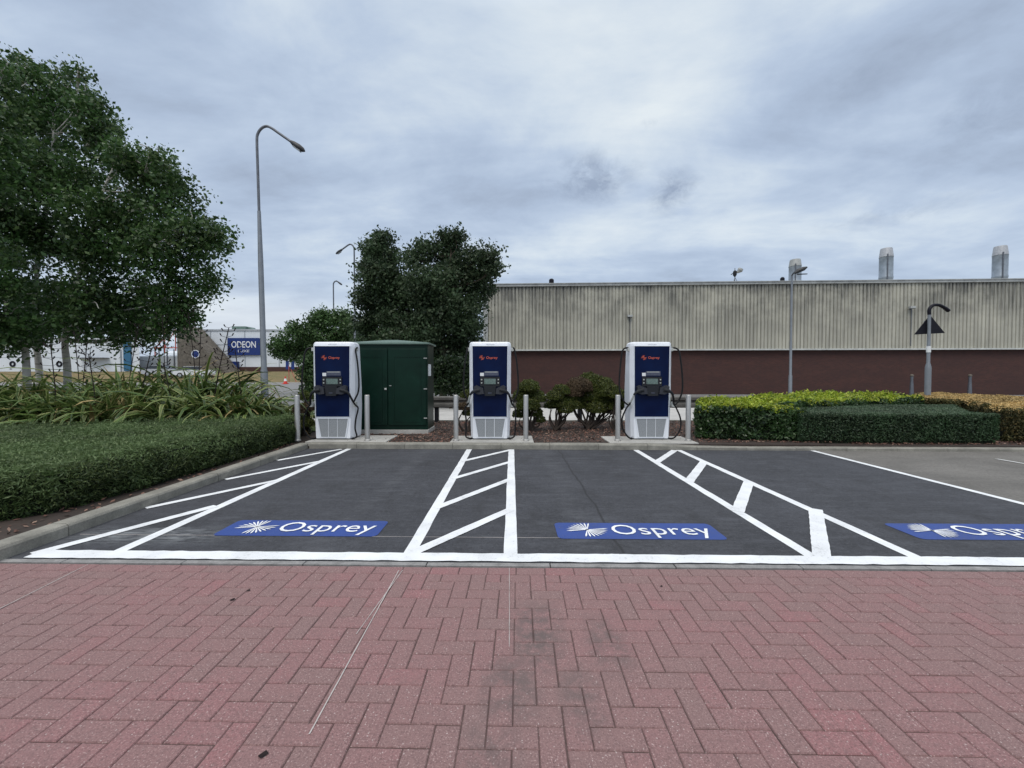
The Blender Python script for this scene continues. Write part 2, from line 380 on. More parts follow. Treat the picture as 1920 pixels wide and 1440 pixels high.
def quadmesh(name, P, mats, parent=None, mi=None):   # P: n x 4 x 3
    n = len(P); me = bpy.data.meshes.new(name)
    me.vertices.add(n*4); me.vertices.foreach_set('co', P.reshape(-1).astype(np.float32))
    me.loops.add(n*4); me.loops.foreach_set('vertex_index', np.arange(n*4, dtype=np.int32))
    me.polygons.add(n); me.polygons.foreach_set('loop_start', np.arange(0, n*4, 4, dtype=np.int32))
    me.polygons.foreach_set('loop_total', np.full(n, 4, dtype=np.int32))
    if not isinstance(mats, (list, tuple)): mats = [mats]
    for m in mats: me.materials.append(m)
    if mi is not None: me.polygons.foreach_set('material_index', mi.astype(np.int32))
    me.update(calc_edges=True); me.validate()
    o = bpy.data.objects.new(name, me); COL.objects.link(o)
    if parent: o.parent = parent
    return o
def leafquads(C, size, aspect=.5, nrm=None, bias=0.0, jit=.35):
    n = len(C); d = rng.normal(size=(n,3)); d /= np.linalg.norm(d, axis=1)[:,None]
    nn = rng.normal(size=(n,3))
    if nrm is not None: nn = nn*(1-bias)+nrm*bias*1.7
    a = np.cross(nn, d); a /= (np.linalg.norm(a, axis=1)[:,None]+1e-9)
    nn /= (np.linalg.norm(nn, axis=1)[:,None]+1e-9); b = np.cross(nn, a)
    L = size*(1+jit*rng.uniform(-1,1,size=(n,1))); W = L*aspect
    P = np.stack([C-a*L/2, C+b*W/2-a*L*.05, C+a*L/2, C-b*W/2-a*L*.05], axis=1)
    return P
def sn(x, y, s=1.0, seed=0):
    return (np.sin(x*1.7*s+seed)+np.sin(y*2.3*s+seed*2.1)+np.sin((x+y)*3.1*s+seed*.7)+np.sin((x-y)*4.7*s+1.3+seed))/4
# ---------------------------------------------------------------- ground
m = MB(); m.add([(-700,-60,-.03),(700,-60,-.03),(700,900,-.03),(-700,900,-.03)], [(0,1,2,3)])
g = struct(m.build('ground', M['old_tarmac']))
def edgeY(x): return 2.935-.0175*x        # front edge of asphalt / back edge of paving
def kerbY(x): return 7.69-.022*(x+3.9)     # asphalt side of the back kerb
m = MB(); m.add([(-3.9,edgeY(-3.9)+.06,.004),(5.56,edgeY(5.56)+.06,.004),(5.56,kerbY(5.56)+.02,.004),(-3.9,kerbY(-3.9)+.02,.004)], [(0,1,2,3)])
struct(m.build('fresh_asphalt', M['asphalt']))
m = MB(); m.add([(5.4,edgeY(5.4)+.06,0),(26,edgeY(26)+.06,0),(26,kerbY(26)+.02,0),(5.4,kerbY(5.4)+.02,0)], [(0,1,2,3)])
struct(m.build('old_tarmac', M['old_tarmac']))
m = MB(); m.add([(-90,11.7,-.004),(90,11.7,-.004),(90,75,-.004),(-90,75,-.004)], [(0,1,2,3)])
struct(m.build('road', M['road']))
m = MB(); m.add([(-90,11.86,0),(90,11.86,0),(90,17.5,0),(-90,17.5,0)], [(0,1,2,3)]); struct(m.build('pavement', M['pavement']))
# block paving: real chamfered blocks in a 90 degree herringbone
Cc = .1025; ang = math.atan(-.0175)
ca, sa = math.cos(ang), math.sin(ang)
y0 = 2.935-.108; xo = .434+12*Cc
def wp(x, y): return (x*ca-y*sa, y0+x*sa+y*ca)
quads = []; faces = []; V = []
def block(x0_, y0_, x1_, y1_):
    g_ = .0019; b_ = .0035; dz = random.uniform(-.0012,.0012); tx, ty = random.uniform(-.006,.006), random.uniform(-.006,.006)
    jx, jy = random.uniform(-.0014,.0014), random.uniform(-.0014,.0014)
    o = len(V); cx_, cy_ = (x0_+x1_)/2, (y0_+y1_)/2
    for ins, z in ((g_, -.03), (g_, -.0045), (g_+b_, 0)):
        for X_, Y_ in ((x0_+ins, y0_+ins), (x1_-ins, y0_+ins), (x1_-ins, y1_-ins), (x0_+ins, y1_-ins)):
            p = wp(X_+jx, Y_+jy); V.append((p[0], p[1], z+dz+(X_-cx_)*tx+(Y_-cy_)*ty))
    for l in (0, 4):
        for i in range(4): faces.append((o+l+i, o+l+(i+1) % 4, o+l+4+(i+1) % 4, o+l+4+i))
    faces.append((o+8, o+9, o+10, o+11))
off = xo % (4*Cc)
for j in range(-46, 0):
    for i in range(-72, 73):
        k = (i-j) % 4; X_ = i*Cc+off; Y_ = j*Cc
        if k == 0: block(X_, Y_, X_+2*Cc, Y_+Cc)
        elif k == 3 and j < -1: block(X_, Y_, X_+Cc, Y_+2*Cc)
        elif k == 3: block(X_, Y_, X_+Cc, Y_+Cc)
for i in range(-37, 38): block(i*.205+.03, .0, i*.205+.235, .106)
mb = MB(); mb.add(V, faces); struct(mb.build('block_paving', M['paver'], fixn=False))
m = MB(); m.add([(*wp(-7.5,-4.8),-.0055),(*wp(7.6,-4.8),-.0055),(*wp(7.6,.108),-.0055),(*wp(-7.5,.108),-.0055)], [(0,1,2,3)])
struct(m.build('paving_sand', M['joint']))
# concrete edging between paving and asphalt, stones with gaps
m = MB(); x = -7.0
while x < 8:
    L = .91; c = (x+L/2, edgeY(x+L/2)+.034, -.013+random.uniform(-.001,.001))
    m.box(c, (L-.008, .052, .036), rz=ang+random.uniform(-.0015,.0015)); x += L
struct(m.build('edging_stones', M['edging']))
# kerbs
def kerbprof(): return [(0,-.1),(0,.085),(.012,.103),(.03,.11),(.15,.11),(.15,-.1)]
def kerb(name, p0, p1, mat, side=1, h=1.0, drop=None):
    m = MB(); a = Vector(p0); b = Vector(p1); d = (b-a); L = d.length; d.normalize(); n = Vector((-d.y, d.x))*side
    t = 0
    while t < L-.05:
        l = min(.91, L-t); jz = random.uniform(-.002,.002); jn = random.uniform(-.002,.002)
        rows = []
        for s_ in (t+.003, t+l-.003):
            hh = h if drop is None else drop(s_)
            rows.append([(a.x+d.x*s_+n.x*(u+jn), a.y+d.y*s_+n.y*(u+jn), (v*hh if v > 0 else v)+jz) for u, v in kerbprof()])
        k = 6; m.add(rows[0]+rows[1], [(i, (i+1) % k, k+(i+1) % k, k+i) for i in range(k)]+[tuple(range(k-1,-1,-1)), tuple(range(k, 2*k))])
        t += l
    return struct(m.build(name, mat))
KX = -3.845
kerb('side_kerb', (KX, 2.6), (KX-.03, 7.72), M['kerb'], 1)
kerb('back_kerb', (KX+.0, kerbY(KX)), (24, kerbY(24)), M['kerb'], 1, drop=lambda s_: 1.0 if s_ < 6.6 else max(.5, 1-(s_-6.6)*.55))
kerb('road_kerb', (40, 11.68), (-30, 11.68), M['kerb'], 1)
# planting beds
def bed(name, poly, z=.09):
    m = MB(); m.prism(poly, -.02, z); return struct(m.build(name, M['soil']))
bed('left_planting_bed', [(-22,2.7),(KX-.16,2.7),(KX-.185,7.9),(KX-.185,11.5),(-22,11.5)], .085)
bed('centre_planting_bed', [(KX-.18,kerbY(KX)+.155),(5.9,kerbY(5.9)+.155),(5.9,11.5),(KX-.18,11.5)], .088)
bed('right_planting_bed', [(5.91,kerbY(5.9)+.155),(24,kerbY(24)+.155),(24,11.5),(5.91,11.5)], .07)
def chips(name, x0, x1, y0_, y1, n, z):
    C = np.stack([rng.uniform(x0,x1,n), rng.uniform(y0_,y1,n), z+rng.uniform(0,.018,n)], 1)
    P = leafquads(C, .045, .45, np.tile([0,0,1.],(n,1)), .65, .6)
    return tag(quadmesh(name, P, M['chips']), 'loose reddish brown bark chips covering the bed', 'bark chips', kind='stuff')
chips('bark_mulch', KX-.1, 6.5, 7.86, 11.4, 16000, .09)
chips('bark_mulch', 6.5, 12, 7.7, 8.3, 2500, .075)
chips('leaf_litter', -7, KX-.18, 2.9, 7.7, 1300, .09)
# charger pads
for i, (a, b) in enumerate((((563,829),(722,829)), ((843,829),(1001,829)), ((1142,829),(1306,829)))):
    xa, ya = G(*a, .11); xb, yb = G(*b, .11); xa = max(xa, KX-.15)
    yk = kerbY((xa+xb)/2)+.156
    m = MB(); m.bbox(((xa+xb)/2, yk+.42, .07), (xb-xa, .84, .085), .008)
    struct(m.build('concrete_pad', M['pad']))
# ---------------------------------------------------------------- markings
def strip(m, a, b, w, z=.008, rough=0, n=24):
    a = Vector(a); b = Vector(b); d = b-a; L = d.length; d.normalize(); nn = Vector((-d.y, d.x)); L_ = []; R_ = []
    for i in range(n+1):
        p = a+d*L*i/n
        L_.append((p.x+nn.x*(w/2+random.uniform(-rough,rough)), p.y+nn.y*(w/2+random.uniform(-rough,rough)), z))
        R_.append((p.x-nn.x*(w/2+random.uniform(-rough,rough)), p.y-nn.y*(w/2+random.uniform(-rough,rough)), z))
    m.add(L_+R_, [(i, i+1, n+2+i, n+1+i) for i in range(n)])
def lines(name, segs, mat=None, z=.008, rough=.003):
    m = MB()
    for i, (a, b, w) in enumerate(segs): strip(m, a, b, w, z+i*.0006, rough)
    return struct(m.build(name, mat or M['line'], fixn=False))
def gg(a, b, w=.1): return (G(*a), G(*b), w)
def gx(a, b, w, xa, xb):       # a bar whose centre line is cut at x = xa and x = xb
    p, q = Vector(G(*a)), Vector(G(*b)); d_ = q-p
    f_ = lambda X: tuple(p+d_*((X-p.x)/d_.x))
    return (tuple(p) if xa is None else f_(xa), tuple(q) if xb is None else f_(xb), w)
kb = lambda x: kerbY(x)-.015
fr = lambda x: edgeY(x)+.15
X1, X2, X3, X4, X5, X6 = -3.085, -.80, -.012, 2.30, 3.085, 5.53
lines('bay_line', [((X1+.01,kb(X1)),(X1-.02,fr(X1)),.1), gg((640,843),(520,864),.085), gg((599,866),(423,900),.085), gg((523,901),(273,954),.09), gg((405,950),(60,1041),.1)])
lines('hatched_bay_line', [((X2,kb(X2)),(X2,fr(X2)),.1), ((X3,kb(X3)),(X3,fr(X3)),.105), gx((878,863),(950,846),.09,X2,X3), gx((861,895),(953,868),.09,X2,X3), gx((830,949),(951,902),.095,X2,X3), gx((780,1036),(948,961),.1,X2,X3)])
lines('hatched_bay_line', [((X4,kb(X4)),(X4,fr(X4)),.1), ((X5,kb(X5)),(X5,fr(X5)),.1), gx((1235,865),(1265,845),.11,X4,None), gx((1297,897),(1322,864),.12,X4,X5), gx((1387,950),(1405,902),.12,X4,X5), gg((1541,1047),(1529,956),.12)])
lines('bay_line', [((X6,kb(X6)),(X6,fr(X6)),.09)])
m = MB(); strip(m, (-3.72, edgeY(-3.72)+.138), (7.4, edgeY(7.4)+.138), .135, .0115, .006, 150)
for xx in (.77, -1.75, 3.3): strip(m, (xx-.06, edgeY(xx)+.19), (xx+.06, edgeY(xx)+.19), .035, .0122, .004, 4)
struct(m.build('front_line', M['line'], fixn=False))
lines('faded_bay_line', [(G(1868,861),G(1990,882),.07)], M['line_old'])
lines('chalk_line', [(G(150,1003),G(1345,1012),.006)], M['chalk'], .0065, .001)
lines('chalk_line', [(G(165,1059),G(-60,1172),.006), (G(748,1070),G(580,1378),.0055), (G(755,1070),G(668,1190),.004), (G(955,1066),G(955,1215),.003)], M['chalk'], .0035, .0008)
# bay lettering
def textmesh(body, width, height=None, name='t', align='LEFT', bold=0.0, ext=0):
    cu = bpy.data.curves.new(name, 'FONT'); cu.body = body; cu.size = 1; cu.offset = bold; cu.extrude = 0; cu.resolution_u = 3
    o = bpy.data.objects.new(name, cu); COL.objects.link(o); bpy.context.view_layer.update()
    me = bpy.data.meshes.new_from_object(o.evaluated_get(bpy.context.evaluated_depsgraph_get()))
    bpy.data.objects.remove(o); bpy.data.curves.remove(cu)
    vs = [v.co.copy() for v in me.vertices]; fs = [tuple(p.vertices) for p in me.polygons]; bpy.data.meshes.remove(me)
    x0 = min(v.x for v in vs); x1 = max(v.x for v in vs); s = width/(x1-x0)
    # height of the capital above the baseline is about .7 of size 1
    sy = s if height is None else height/.729
    return [((v.x-x0)*s, v.y*sy) for v in vs], fs
def birdmark(r, squash=1.0):
    vs = []; fs = []
    for base in (90, 270):
        for k in range(9):
            a = R(base-14+k*14.2); L = r*(1.0 if k < 6 else 1.0+.06*(k-5)); w = r*.036
            dx, dy = math.cos(a), math.sin(a); px_, py_ = -dy*w, dx*w; o = len(vs)
            vs += [(px_*.35, py_*.35), (-px_*.35, -py_*.35), (dx*L*.8-px_*1.35, dy*L*.8-py_*1.35), (dx*L, dy*L), (dx*L*.8+px_*1.35, dy*L*.8+py_*1.35)]
            fs.append((o, o+1, o+2, o+3, o+4))
    return [(x, y*squash) for x, y in vs], fs
def roundrect(x0, y0_, x1, y1, r, n=6):
    pts = []
    for cx, cy, a0 in ((x1-r, y0_+r, -90), (x1-r, y1-r, 0), (x0+r, y1-r, 90), (x0+r, y0_+r, 180)):
        for i in range(n+1): a = R(a0+90*i/n); pts.append((cx+r*math.cos(a), cy+r*math.sin(a)))
    return pts
tv, tf = textmesh('Osprey', .87, .235)
bv, bf = birdmark(.165)
for (px, py), wdt in (((396,1005.5),1.44), ((1047,1011.5),1.44), ((1729,1013),1.44)):
    x0, yy = G(px, py)
    par = bpy.data.objects.new('bay_logo', None)
    m = MB(); pl = roundrect(0, 0, wdt, .375, .05); m.add([(x0+u, yy+v-.017*u, .0075) for u, v in pl], [tuple(range(len(pl)))])
    o = struct(m.build('blue_bay_marking', M['blue_paint'], fixn=False))
    m = MB(); m.add([(x0+.28+u, yy+.19+v-.017*u, .0125) for u, v in bv], bf)
    m.add([(x0+.50+u, yy+.085+v-.017*u, .0125) for u, v in tv], tf)
    c = m.build('bay_lettering', M['mark_white'], o, fixn=False)
    bpy.data.objects.remove(par)
# ---------------------------------------------------------------- chargers
otv, otf = textmesh('Osprey', .225, .048, bold=.012); obv, obf = birdmark(.052)
ttv, ttf = textmesh('TRITIUM', .17, .016)
def smoothpath(pts, n=5):
    P = [Vector(p) for p in pts]; out = []
    for i in range(len(P)-1):
        p0, p1, p2, p3 = P[max(i-1,0)], P[i], P[i+1], P[min(i+2, len(P)-1)]
        for k in range(n):
            t = k/n; out.append(.5*((2*p1)+(-p0+p2)*t+(2*p0-5*p1+4*p2-p3)*t*t+(-p0+3*p1-3*p2+p3)*t**3))
    return out+[P[-1]]
def charger(cx, label, cv):
    yk = 8.10
    t = thing('ev_charger', label, 'EV charger', (cx, yk, .1125), 0, 'rapid car chargers on concrete pads')
    # body: section with chamfered front corners, narrowing to the top back and to the foot
    lev = [(.022,.375,.335,.50),(.06,.385,.34,.50),(.6,.405,.352,.50),(1.0,.415,.357,.47),(1.86,.418,.360,.36),(1.915,.410,.352,.345),(1.945,.385,.33,.32)]
    m = MB(); vs = []
    for z, w, wf, d in lev:
        fz = 0 if z < 1.9 else .012*(1 if z < 1.93 else 2.4)
        vs += [(-wf, fz, z), (wf, fz, z), (w, .085, z), (w, d-.03, z), (w-.03, d, z), (-w+.03, d, z), (-w, d-.03, z), (-w, .085, z)]
    k = 8; fs = [(i*k+j, i*k+(j+1) % k, (i+1)*k+(j+1) % k, (i+1)*k+j) for i in range(len(lev)-1) for j in range(k)]
    fs += [tuple(range(k-1,-1,-1)), tuple((len(lev)-1)*k+j for j in range(k))]; m.add(vs, fs)
    m.build('body', M['white_body'], t)
    m = MB(); m.bbox((0, .25, .012), (.69, .44, .026), .003); m.build('foot', M['black_plastic'], t)  # inset and black so it draws the contact shadow line under the body
    m = MB(); m.prism([(-.332,.455),(.332,.455),(.345,1.855),(-.345,1.855)], -.012, .004, 'Y'); m.build('front_panel', M['navy'], t)
    m = MB(); m.prism([(-.335,.448),(.335,.448),(.335,.456),(-.335,.456)], -.016, 0, 'Y'); m.prism([(-.348,1.856),(.348,1.856),(.348,1.866),(-.348,1.866)], -.016, 0, 'Y')
    for s in (-1, 1): m.prism([(s*.334,.45),(s*.345,.45),(s*.357,1.866),(s*.346,1.866)], -.015, 0, 'Y')
    m.build('panel_frame', M['white_edge'], t)
    m = MB(); m.add([(-.16+u, -.0145, 1.63+v) for u, v in obv], obf); m.add([(-.075+u, -.0145, 1.608+v) for u, v in otv], otf); m.build('logo', M['orange'], t, fixn=False)
    m = MB(); m.add([(-.085+u, -.006, 1.885+v) for u, v in ttv], ttf); m.build('maker_lettering', M['mid_grey'], t, fixn=False)
    # vents: trapezoid surround with three meshes
    vz0, vz1 = .055, .415
    for a, b in ((-1,-.42), (-.37,.34), (.39,1)):
        W0, W1 = .235, .295
        m = MB(); poly = [(a*W0,vz0),(b*W0,vz0),(b*W1 if abs(b)==1 else b*W0,vz1),(a*W1 if abs(a)==1 else a*W0,vz1)]
        m.prism(poly, -.006, .004, 'Y'); m.build('vent', M['vent'], t)
    m = MB(); W0, W1 = .245, .305
    for p in ([(-W0-.014,vz0-.014),(-W0,vz0-.014),(-W1,vz1+.012),(-W1-.014,vz1+.012)], [(W0+.014,vz0-.014),(W0,vz0-.014),(W1,vz1+.012),(W1+.014,vz1+.012)],
              [(-W1,vz1+.002),(W1,vz1+.002),(W1,vz1+.014),(-W1,vz1+.014)], [(-W0,vz0-.014),(W0,vz0-.014),(W0,vz0-.004),(-W0,vz0-.004)]):
        m.prism(p, -.014, .002, 'Y')
    m.build('vent_frame', M['white_body'], t)
    # console
    m = MB(); m.prism(roundrect(-.195,1.06,.195,1.255,.02), -.03, -.012, 'Y'); m.prism([(-.10,.875),(.10,.875),(.12,1.07),(-.12,1.07)], -.09, -.012, 'Y')
    co = m.build('console', M['black_plastic'], t)
    m = MB(); m.prism(roundrect(-.115,1.105,.115,1.215,.01), -.034, -.029, 'Y'); m.build('screen', M['screen'], co)
    for s in (-1, 1):
        for zz in (1.13, 1.195):
            m = MB(); m.prism([(s*.165-.013,zz-.012),(s*.165+.013,zz-.012),(s*.165+.013,zz+.012),(s*.165-.013,zz+.012)], -.034, -.029, 'Y'); m.build('button', M['pale_sleeve'], co)
    m = MB(); m.prism([(-.035,.925),(.035,.925),(.035,.94),(-.035,.94)], -.0945, -.089, 'Y'); m.build('card_slot', M['mid_grey'], co)
    m = MB(); m.prism([(-.12,1.275),(.17,1.275),(.17,1.36),(-.12,1.36)], -.016, -.010, 'Y'); lb = m.build('instruction_plate', M['mid_grey'], t)
    m = MB(); m.prism([(-.10,1.338),(.15,1.338),(.15,1.352),(-.10,1.352)], -.0175, -.0155, 'Y'); m.build('plate_band', M['pale_sleeve'], lb)
    m = MB(); m.prism([(-.195,1.265),(-.122,1.265),(-.122,1.33),(-.195,1.33)], -.0155, -.010, 'Y'); m.build('sticker', M['sticker'], t)
    for s in (-1, 1):
        m = MB(); m.prism([(s*.115,.915),(s*.13,1.025),(s*.265,1.085),(s*.31,1.06),(s*.30,.935),(s*.22,.905)], -.125, -.012, 'Y')
        h = m.build('holster', M['grey_plastic'], t)
        m = MB(); m.tube([(s*.20,-.12,.995),(s*.29,-.135,.975),(s*.345,-.13,.945),(s*.385,-.115,.895)], [.038,.034,.026,.021], 10)
        c = m.build('connector', M['black_plastic'], t, smooth=True)
        m = MB(); m.tube([(s*.375,-.117,.905),(s*.402,-.09,.83),(s*.425,-.045,.75)], .020, 10)
        m.build('cable_sleeve', M['pale_sleeve'] if (s < 0 and cv != 0) else M['cable'], c, smooth=True)
        b0 = .60 if not (cv == 0 and s > 0) else .475
        if cv == 1 and s > 0: b0 = .53
        if cv == 1 and s < 0: b0 = .50
        pts = [(s*.40,.12,1.80),(s*.455,.10,1.835),(s*(b0-.04),.07,1.78),(s*b0,.05,1.55),(s*(b0+.03),.04,1.2),(s*(b0+.02),.03,.95),(s*(b0-.06),.02,.76),(s*.452,.0,.68)]
        m = MB(); m.tube(smoothpath(pts), .0165, 8)
        m.build('cable', M['cable'], t, smooth=True); m = MB(); m.tube(smoothpath([(s*.425,-.045,.75),(s*.45,-.01,.69),(s*.50,.0,.62),(s*(b0-.02),.0,.42),(s*(b0-.03),-.02,.22),(s*.48,-.03,.07),(s*.40,-.02,.022),(s*.36,.10,.02)]), .0165, 8)
        m.build('cable', M['cable'], t, smooth=True)
        m = MB(); m.bbox((s*.435,.03,.70), (.05,.09,.10), .008); m.build('cable_clip', M['pale_sleeve'], t); m = MB(); m.bbox((s*.435,.12,1.80), (.05,.08,.07), .008)
        m.build('cable_clip', M['pale_sleeve'], t)
    return t
charger(-3.565, 'left charger with navy front standing beside the green cabinet', 0)
charger(-.437, 'middle charger with navy front at the head of the hatched strip', 1)
charger(2.775, 'right charger with navy front beside the yellow-topped hedge', 2)
# ---------------------------------------------------------------- bollards
bl = [(558,'steel bollard half hidden at the end of the clipped hedge'), (689,'steel bollard standing before the green cabinet doors'),
      (855,'steel bollard just left of the middle charger'), (986,'steel bollard just right of the middle charger'),
      (1158,'steel bollard just left of the right charger beside the shrubs'), (1290,'steel bollard between the right charger and the yellow-topped hedge')]
proto = None
for i, (px, lab) in enumerate(bl):
    x, y = G(px, 826.5, .1125)
    if proto is None:
        proto = thing('bollard', lab, 'bollard', (x,y,.1125), 0, 'steel bollards guarding the chargers')
        m = MB(); m.lathe([(.048,.006),(.048,.885),(.046,.893),(.040,.898)], n=20); m.build('post', M['steel'], proto, smooth=True)
        m = MB(); m.lathe([(.062,0),(.062,.02),(.052,.03),(.049,.032)], n=20); m.build('base_collar', M['steel'], proto, smooth=True); o = proto
    else: o = copy_tree(proto); o.location = (x,y,.1125)
    o['label'] = lab
# ---------------------------------------------------------------- cabinet
cx0 = A(803, 800, 9.05).x; cw = 1.78; cc = cx0-cw/2; ch = 1.90
t = thing('electrical_cabinet', 'dark green double-door cabinet with shallow pitched roof beside the left charger', 'cabinet', (cc, 9.05, .09))
m = MB(); m.bbox((0,.36,.04), (cw+.02,.74,.10), .01); m.build('plinth', M['pad'], t)
m = MB(); m.bbox((0,.36,.09+ch/2), (cw-.02,.70,ch), .012); m.build('body', M['green'], t)
for s in (-1, 1):
    w = cw/2-.055; xc = s*(w/2+.012)
    m = MB(); m.bbox((xc, -.002, .09+ch/2+.0), (w, .03, ch-.2), .008)
    d = m.build('door', M['green'], t)
    m = MB(); pw = w-.22
    for (a, b, c_, e) in ((xc-pw/2, .28, xc-pw/2+.02, ch-.20), (xc+pw/2-.02, .28, xc+pw/2, ch-.20), (xc-pw/2, .26, xc+pw/2, .285), (xc-pw/2, ch-.2, xc+pw/2, ch-.18)):
        m.prism([(a,b),(c_,b),(c_,e),(a,e)], -.024, -.015, 'Y')
    m.build('door_moulding', M['green'], d)
    for zz in (.35,1.0,1.68):
        m = MB(); m.bbox((s*(cw/2-.055), -.022, zz), (.075,.014,.022), .003); m.build('hinge', M['trim_grey'], d)
m = MB(); m.bbox((-.045,-.03,1.0), (.05,.03,.04), .006); m.build('lock', M['trim_white'], t)
m = MB(); m.bbox((.06,-.026,1.07), (.05,.02,.014), .004); m.build('handle', M['trim_grey'], t)
m = MB(); rz0 = .09+ch; e = .04
m.add([(-cw/2-e,-e,rz0),(cw/2+e,-e,rz0),(cw/2+e,.72+e,rz0),(-cw/2-e,.72+e,rz0),(-cw/2-e,-e,rz0+.035),(cw/2+e,-e,rz0+.035),(cw/2+e,.72+e,rz0+.035),(-cw/2-e,.72+e,rz0+.035),(-.12,.36,rz0+.125),(.12,.36,rz0+.125)],
      [(0,1,2,3),(0,1,5,4),(1,2,6,5),(2,3,7,6),(3,0,4,7),(4,5,9,8),(6,7,8,9),(5,6,9),(7,4,8)]); m.build('roof', M['green_roof'], t)
m = MB(); m.box((cw/2-.005,.2,1.42), (.012,.26,.26)); m.build('warning_notice', M['sticker'], t)
# ---------------------------------------------------------------- guard rail behind the bed
Yr = 11.3
t = thing('guard_rail', 'long weathered grey crash barrier behind the shrubs', 'crash barrier', (0, Yr, .088))
xl, xr = A(770,760,Yr).x, A(1560,760,Yr).x
prof = [(0,.40),(-.05,.43),(-.05,.50),(.0,.545),(0,.575),(-.05,.62),(-.05,.69),(0,.72)]
m = MB(); n = len(prof)
vs = [(xl, y, z) for y, z in prof]+[(xr, y, z) for y, z in prof]+[(xl, y+.012, z) for y, z in prof]+[(xr, y+.012, z) for y, z in prof]
m.add(vs, [(i,i+1,n+i+1,n+i) for i in range(n-1)]+[(2*n+i,3*n+i,3*n+i+1,2*n+i+1) for i in range(n-1)]+[(0,n,3*n,2*n),(n-1,2*n-1,4*n-1,3*n-1)])
m.build('rail', M['rail'], t)
x = A(818,780,Yr).x
while x < xr:
    m = MB(); m.box((x,.08,.34), (.11,.13,.72)); m.build('post', M['black_plastic'], t); x += 2.0
# ---------------------------------------------------------------- street lamps
def lamp(label, px, ybase, pytop, Y, arm, r0, r1, headL, group='street lamps', lean=0, mat=None, name='street_lamp', zb=0.0):
    top = A(px, pytop, Y); h = top.z-zb
    t = thing(name, label, 'street lamp', (top.x+lean, Y, zb), 0, group)
    mat = mat or M['galv']
    hs = min(1.5, h*.2)
    m = MB(); m.lathe([(r0*1.05,0),(r0,hs),(r0*.8,hs+.06),(r0*.72,h*.55),(r1*1.25,h*.72)], n=14)
    p = m.build('pole', mat, t, smooth=True)
    m = MB(); s = 1 if arm > 0 else -1; aL = abs(arm)
    pts = [(-lean*.3*0,0,h*.72),(0,0,h*.85),(0,0,h-.42),(s*.03,0,h-.20),(s*.14,0,h-.05),(s*.28,0,h),(s*.42,0,h-.06),(s*aL*.6,0,h-.06-(aL*.6-.42)*.72),(s*aL,0,h-.06-(aL-.42)*.72)]
    m.tube(smoothpath(pts, 4), r1, 10); m.build('arm', M['galv_dark'], t, smooth=True)
    ex, ez = s*aL, h-.06-(aL-.42)*.72
    m = MB(); dx, dz = s*.81, -.585; w = headL*.19
    pts = [(ex-dx*.03, 0, ez-dz*.03), (ex+dx*headL*.12,0,ez+dz*headL*.12),(ex+dx*headL*.5,0,ez+dz*headL*.5),(ex+dx*headL*.85,0,ez+dz*headL*.85),(ex+dx*headL,0,ez+dz*headL)]
    m.tube(pts, [r1*1.2,w*.8,w,w*.75,w*.25], 10); hd = m.build('lamp_head', M['lamp_dark'], t, smooth=True)
    m = MB(); q = Vector((ex+dx*headL*.5, 0, ez+dz*headL*.5)) + Vector((-s*.585*w*.9, 0, -.81*w*.9)); m.box(q, (headL*.55, w*1.2, .03), rot=Matrix.Rotation(s*R(36), 3, 'Y'))
    m.build('lens', M['lamp_glass'], hd)
    return t
l = lamp('tall street lamp with hooked arm rising beside the flax plants', 481, 0, 237, 11.2, .95, .090, .034, .42)
l.rotation_euler[1] = R(-1.0); l.location.x += .14
lamp('distant street lamp with its head turned left beside the dark tree', 664, 0, 458, 28, -.85, .09, .05, .5)
lamp('farthest street lamp, a short tip showing above the leafy tree', 625, 0, 527, 40, .5, .10, .06, .45)
def lamp2():
    Y = 25.0; top = A(1487, 512, Y); h = top.z
    t = thing('street_lamp', 'slim street lamp standing before the ribbed warehouse wall', 'street lamp', (A(1482,700,Y).x, Y, 0), 0, 'street lamps')
    m = MB(); m.lathe([(.105,0),(.10,1.35),(.075,1.42),(.07,h*.45),(.062,h*.46),(.055,h-.3),(.05,h-.12)], n=12); m.build('pole', M['galv'], t, smooth=True)
    m = MB(); m.tube(smoothpath([(0,0,h-.15),(-.05,-.3,h-.02),(.0,-.6,h+.05)]), .045, 8); m.build('arm', M['galv_dark'], t, smooth=True)
    m = MB(); m.tube([(-.22,-.55,h-.16),(-.05,-.6,h-.02),(.25,-.66,h+.10),(.42,-.7,h+.18)], [.05,.13,.12,.04], 8); m.tube([(-.1,-.6,h-.22),(.5,-.6,h-.2)], [.04,.03], 6)
    m.build('lamp_head', M['lamp_dark'], t, smooth=True)
lamp2()
# warning sign seen from behind with a hooked sign lamp
Y = 11.9
t = thing('road_sign', 'back of a black triangular road sign with a hooked lamp over it', 'road sign', (A(1740,700,Y).x, Y, .07))
zt = A(1740,572,Y).z-.07; s_ = ppm(Y)
m = MB(); m.lathe([(.072,0),(.072,A(0,690,Y).z-.07),(.066,A(0,688,Y).z-.05),(.042,A(0,683,Y).z-.03),(.039,zt-.28)], n=14); m.build('pole', M['galv'], t, smooth=True)
m = MB(); zz = A(0,655,Y).z-.07; m.lathe([(.052,zz-.09),(.052,zz+.09)], n=14); m.build('pole_band', M['sticker'], t)
m = MB(); m.tube(smoothpath([(0,-.0,zt-.28),(.0,0,zt-.12),(.10,0,zt-.01),(.26,0,zt),(.42,0,zt-.07),(.56,0,zt-.17)]), [.044]*21+[.05]*5, 10); m.build('sign_lamp', M['black'], t, smooth=True)
def zz_(py): return A(0, py, Y).z-.07
tri = [(A(1718,627,Y).x-t.location.x, zz_(627)),(A(1776,624,Y).x-t.location.x, zz_(624)),(A(1748,590,Y).x-t.location.x, zz_(590))]
m = MB(); m.prism(tri, -.075, -.063, 'Y'); pl = m.build('sign_plate', M['black'], t)
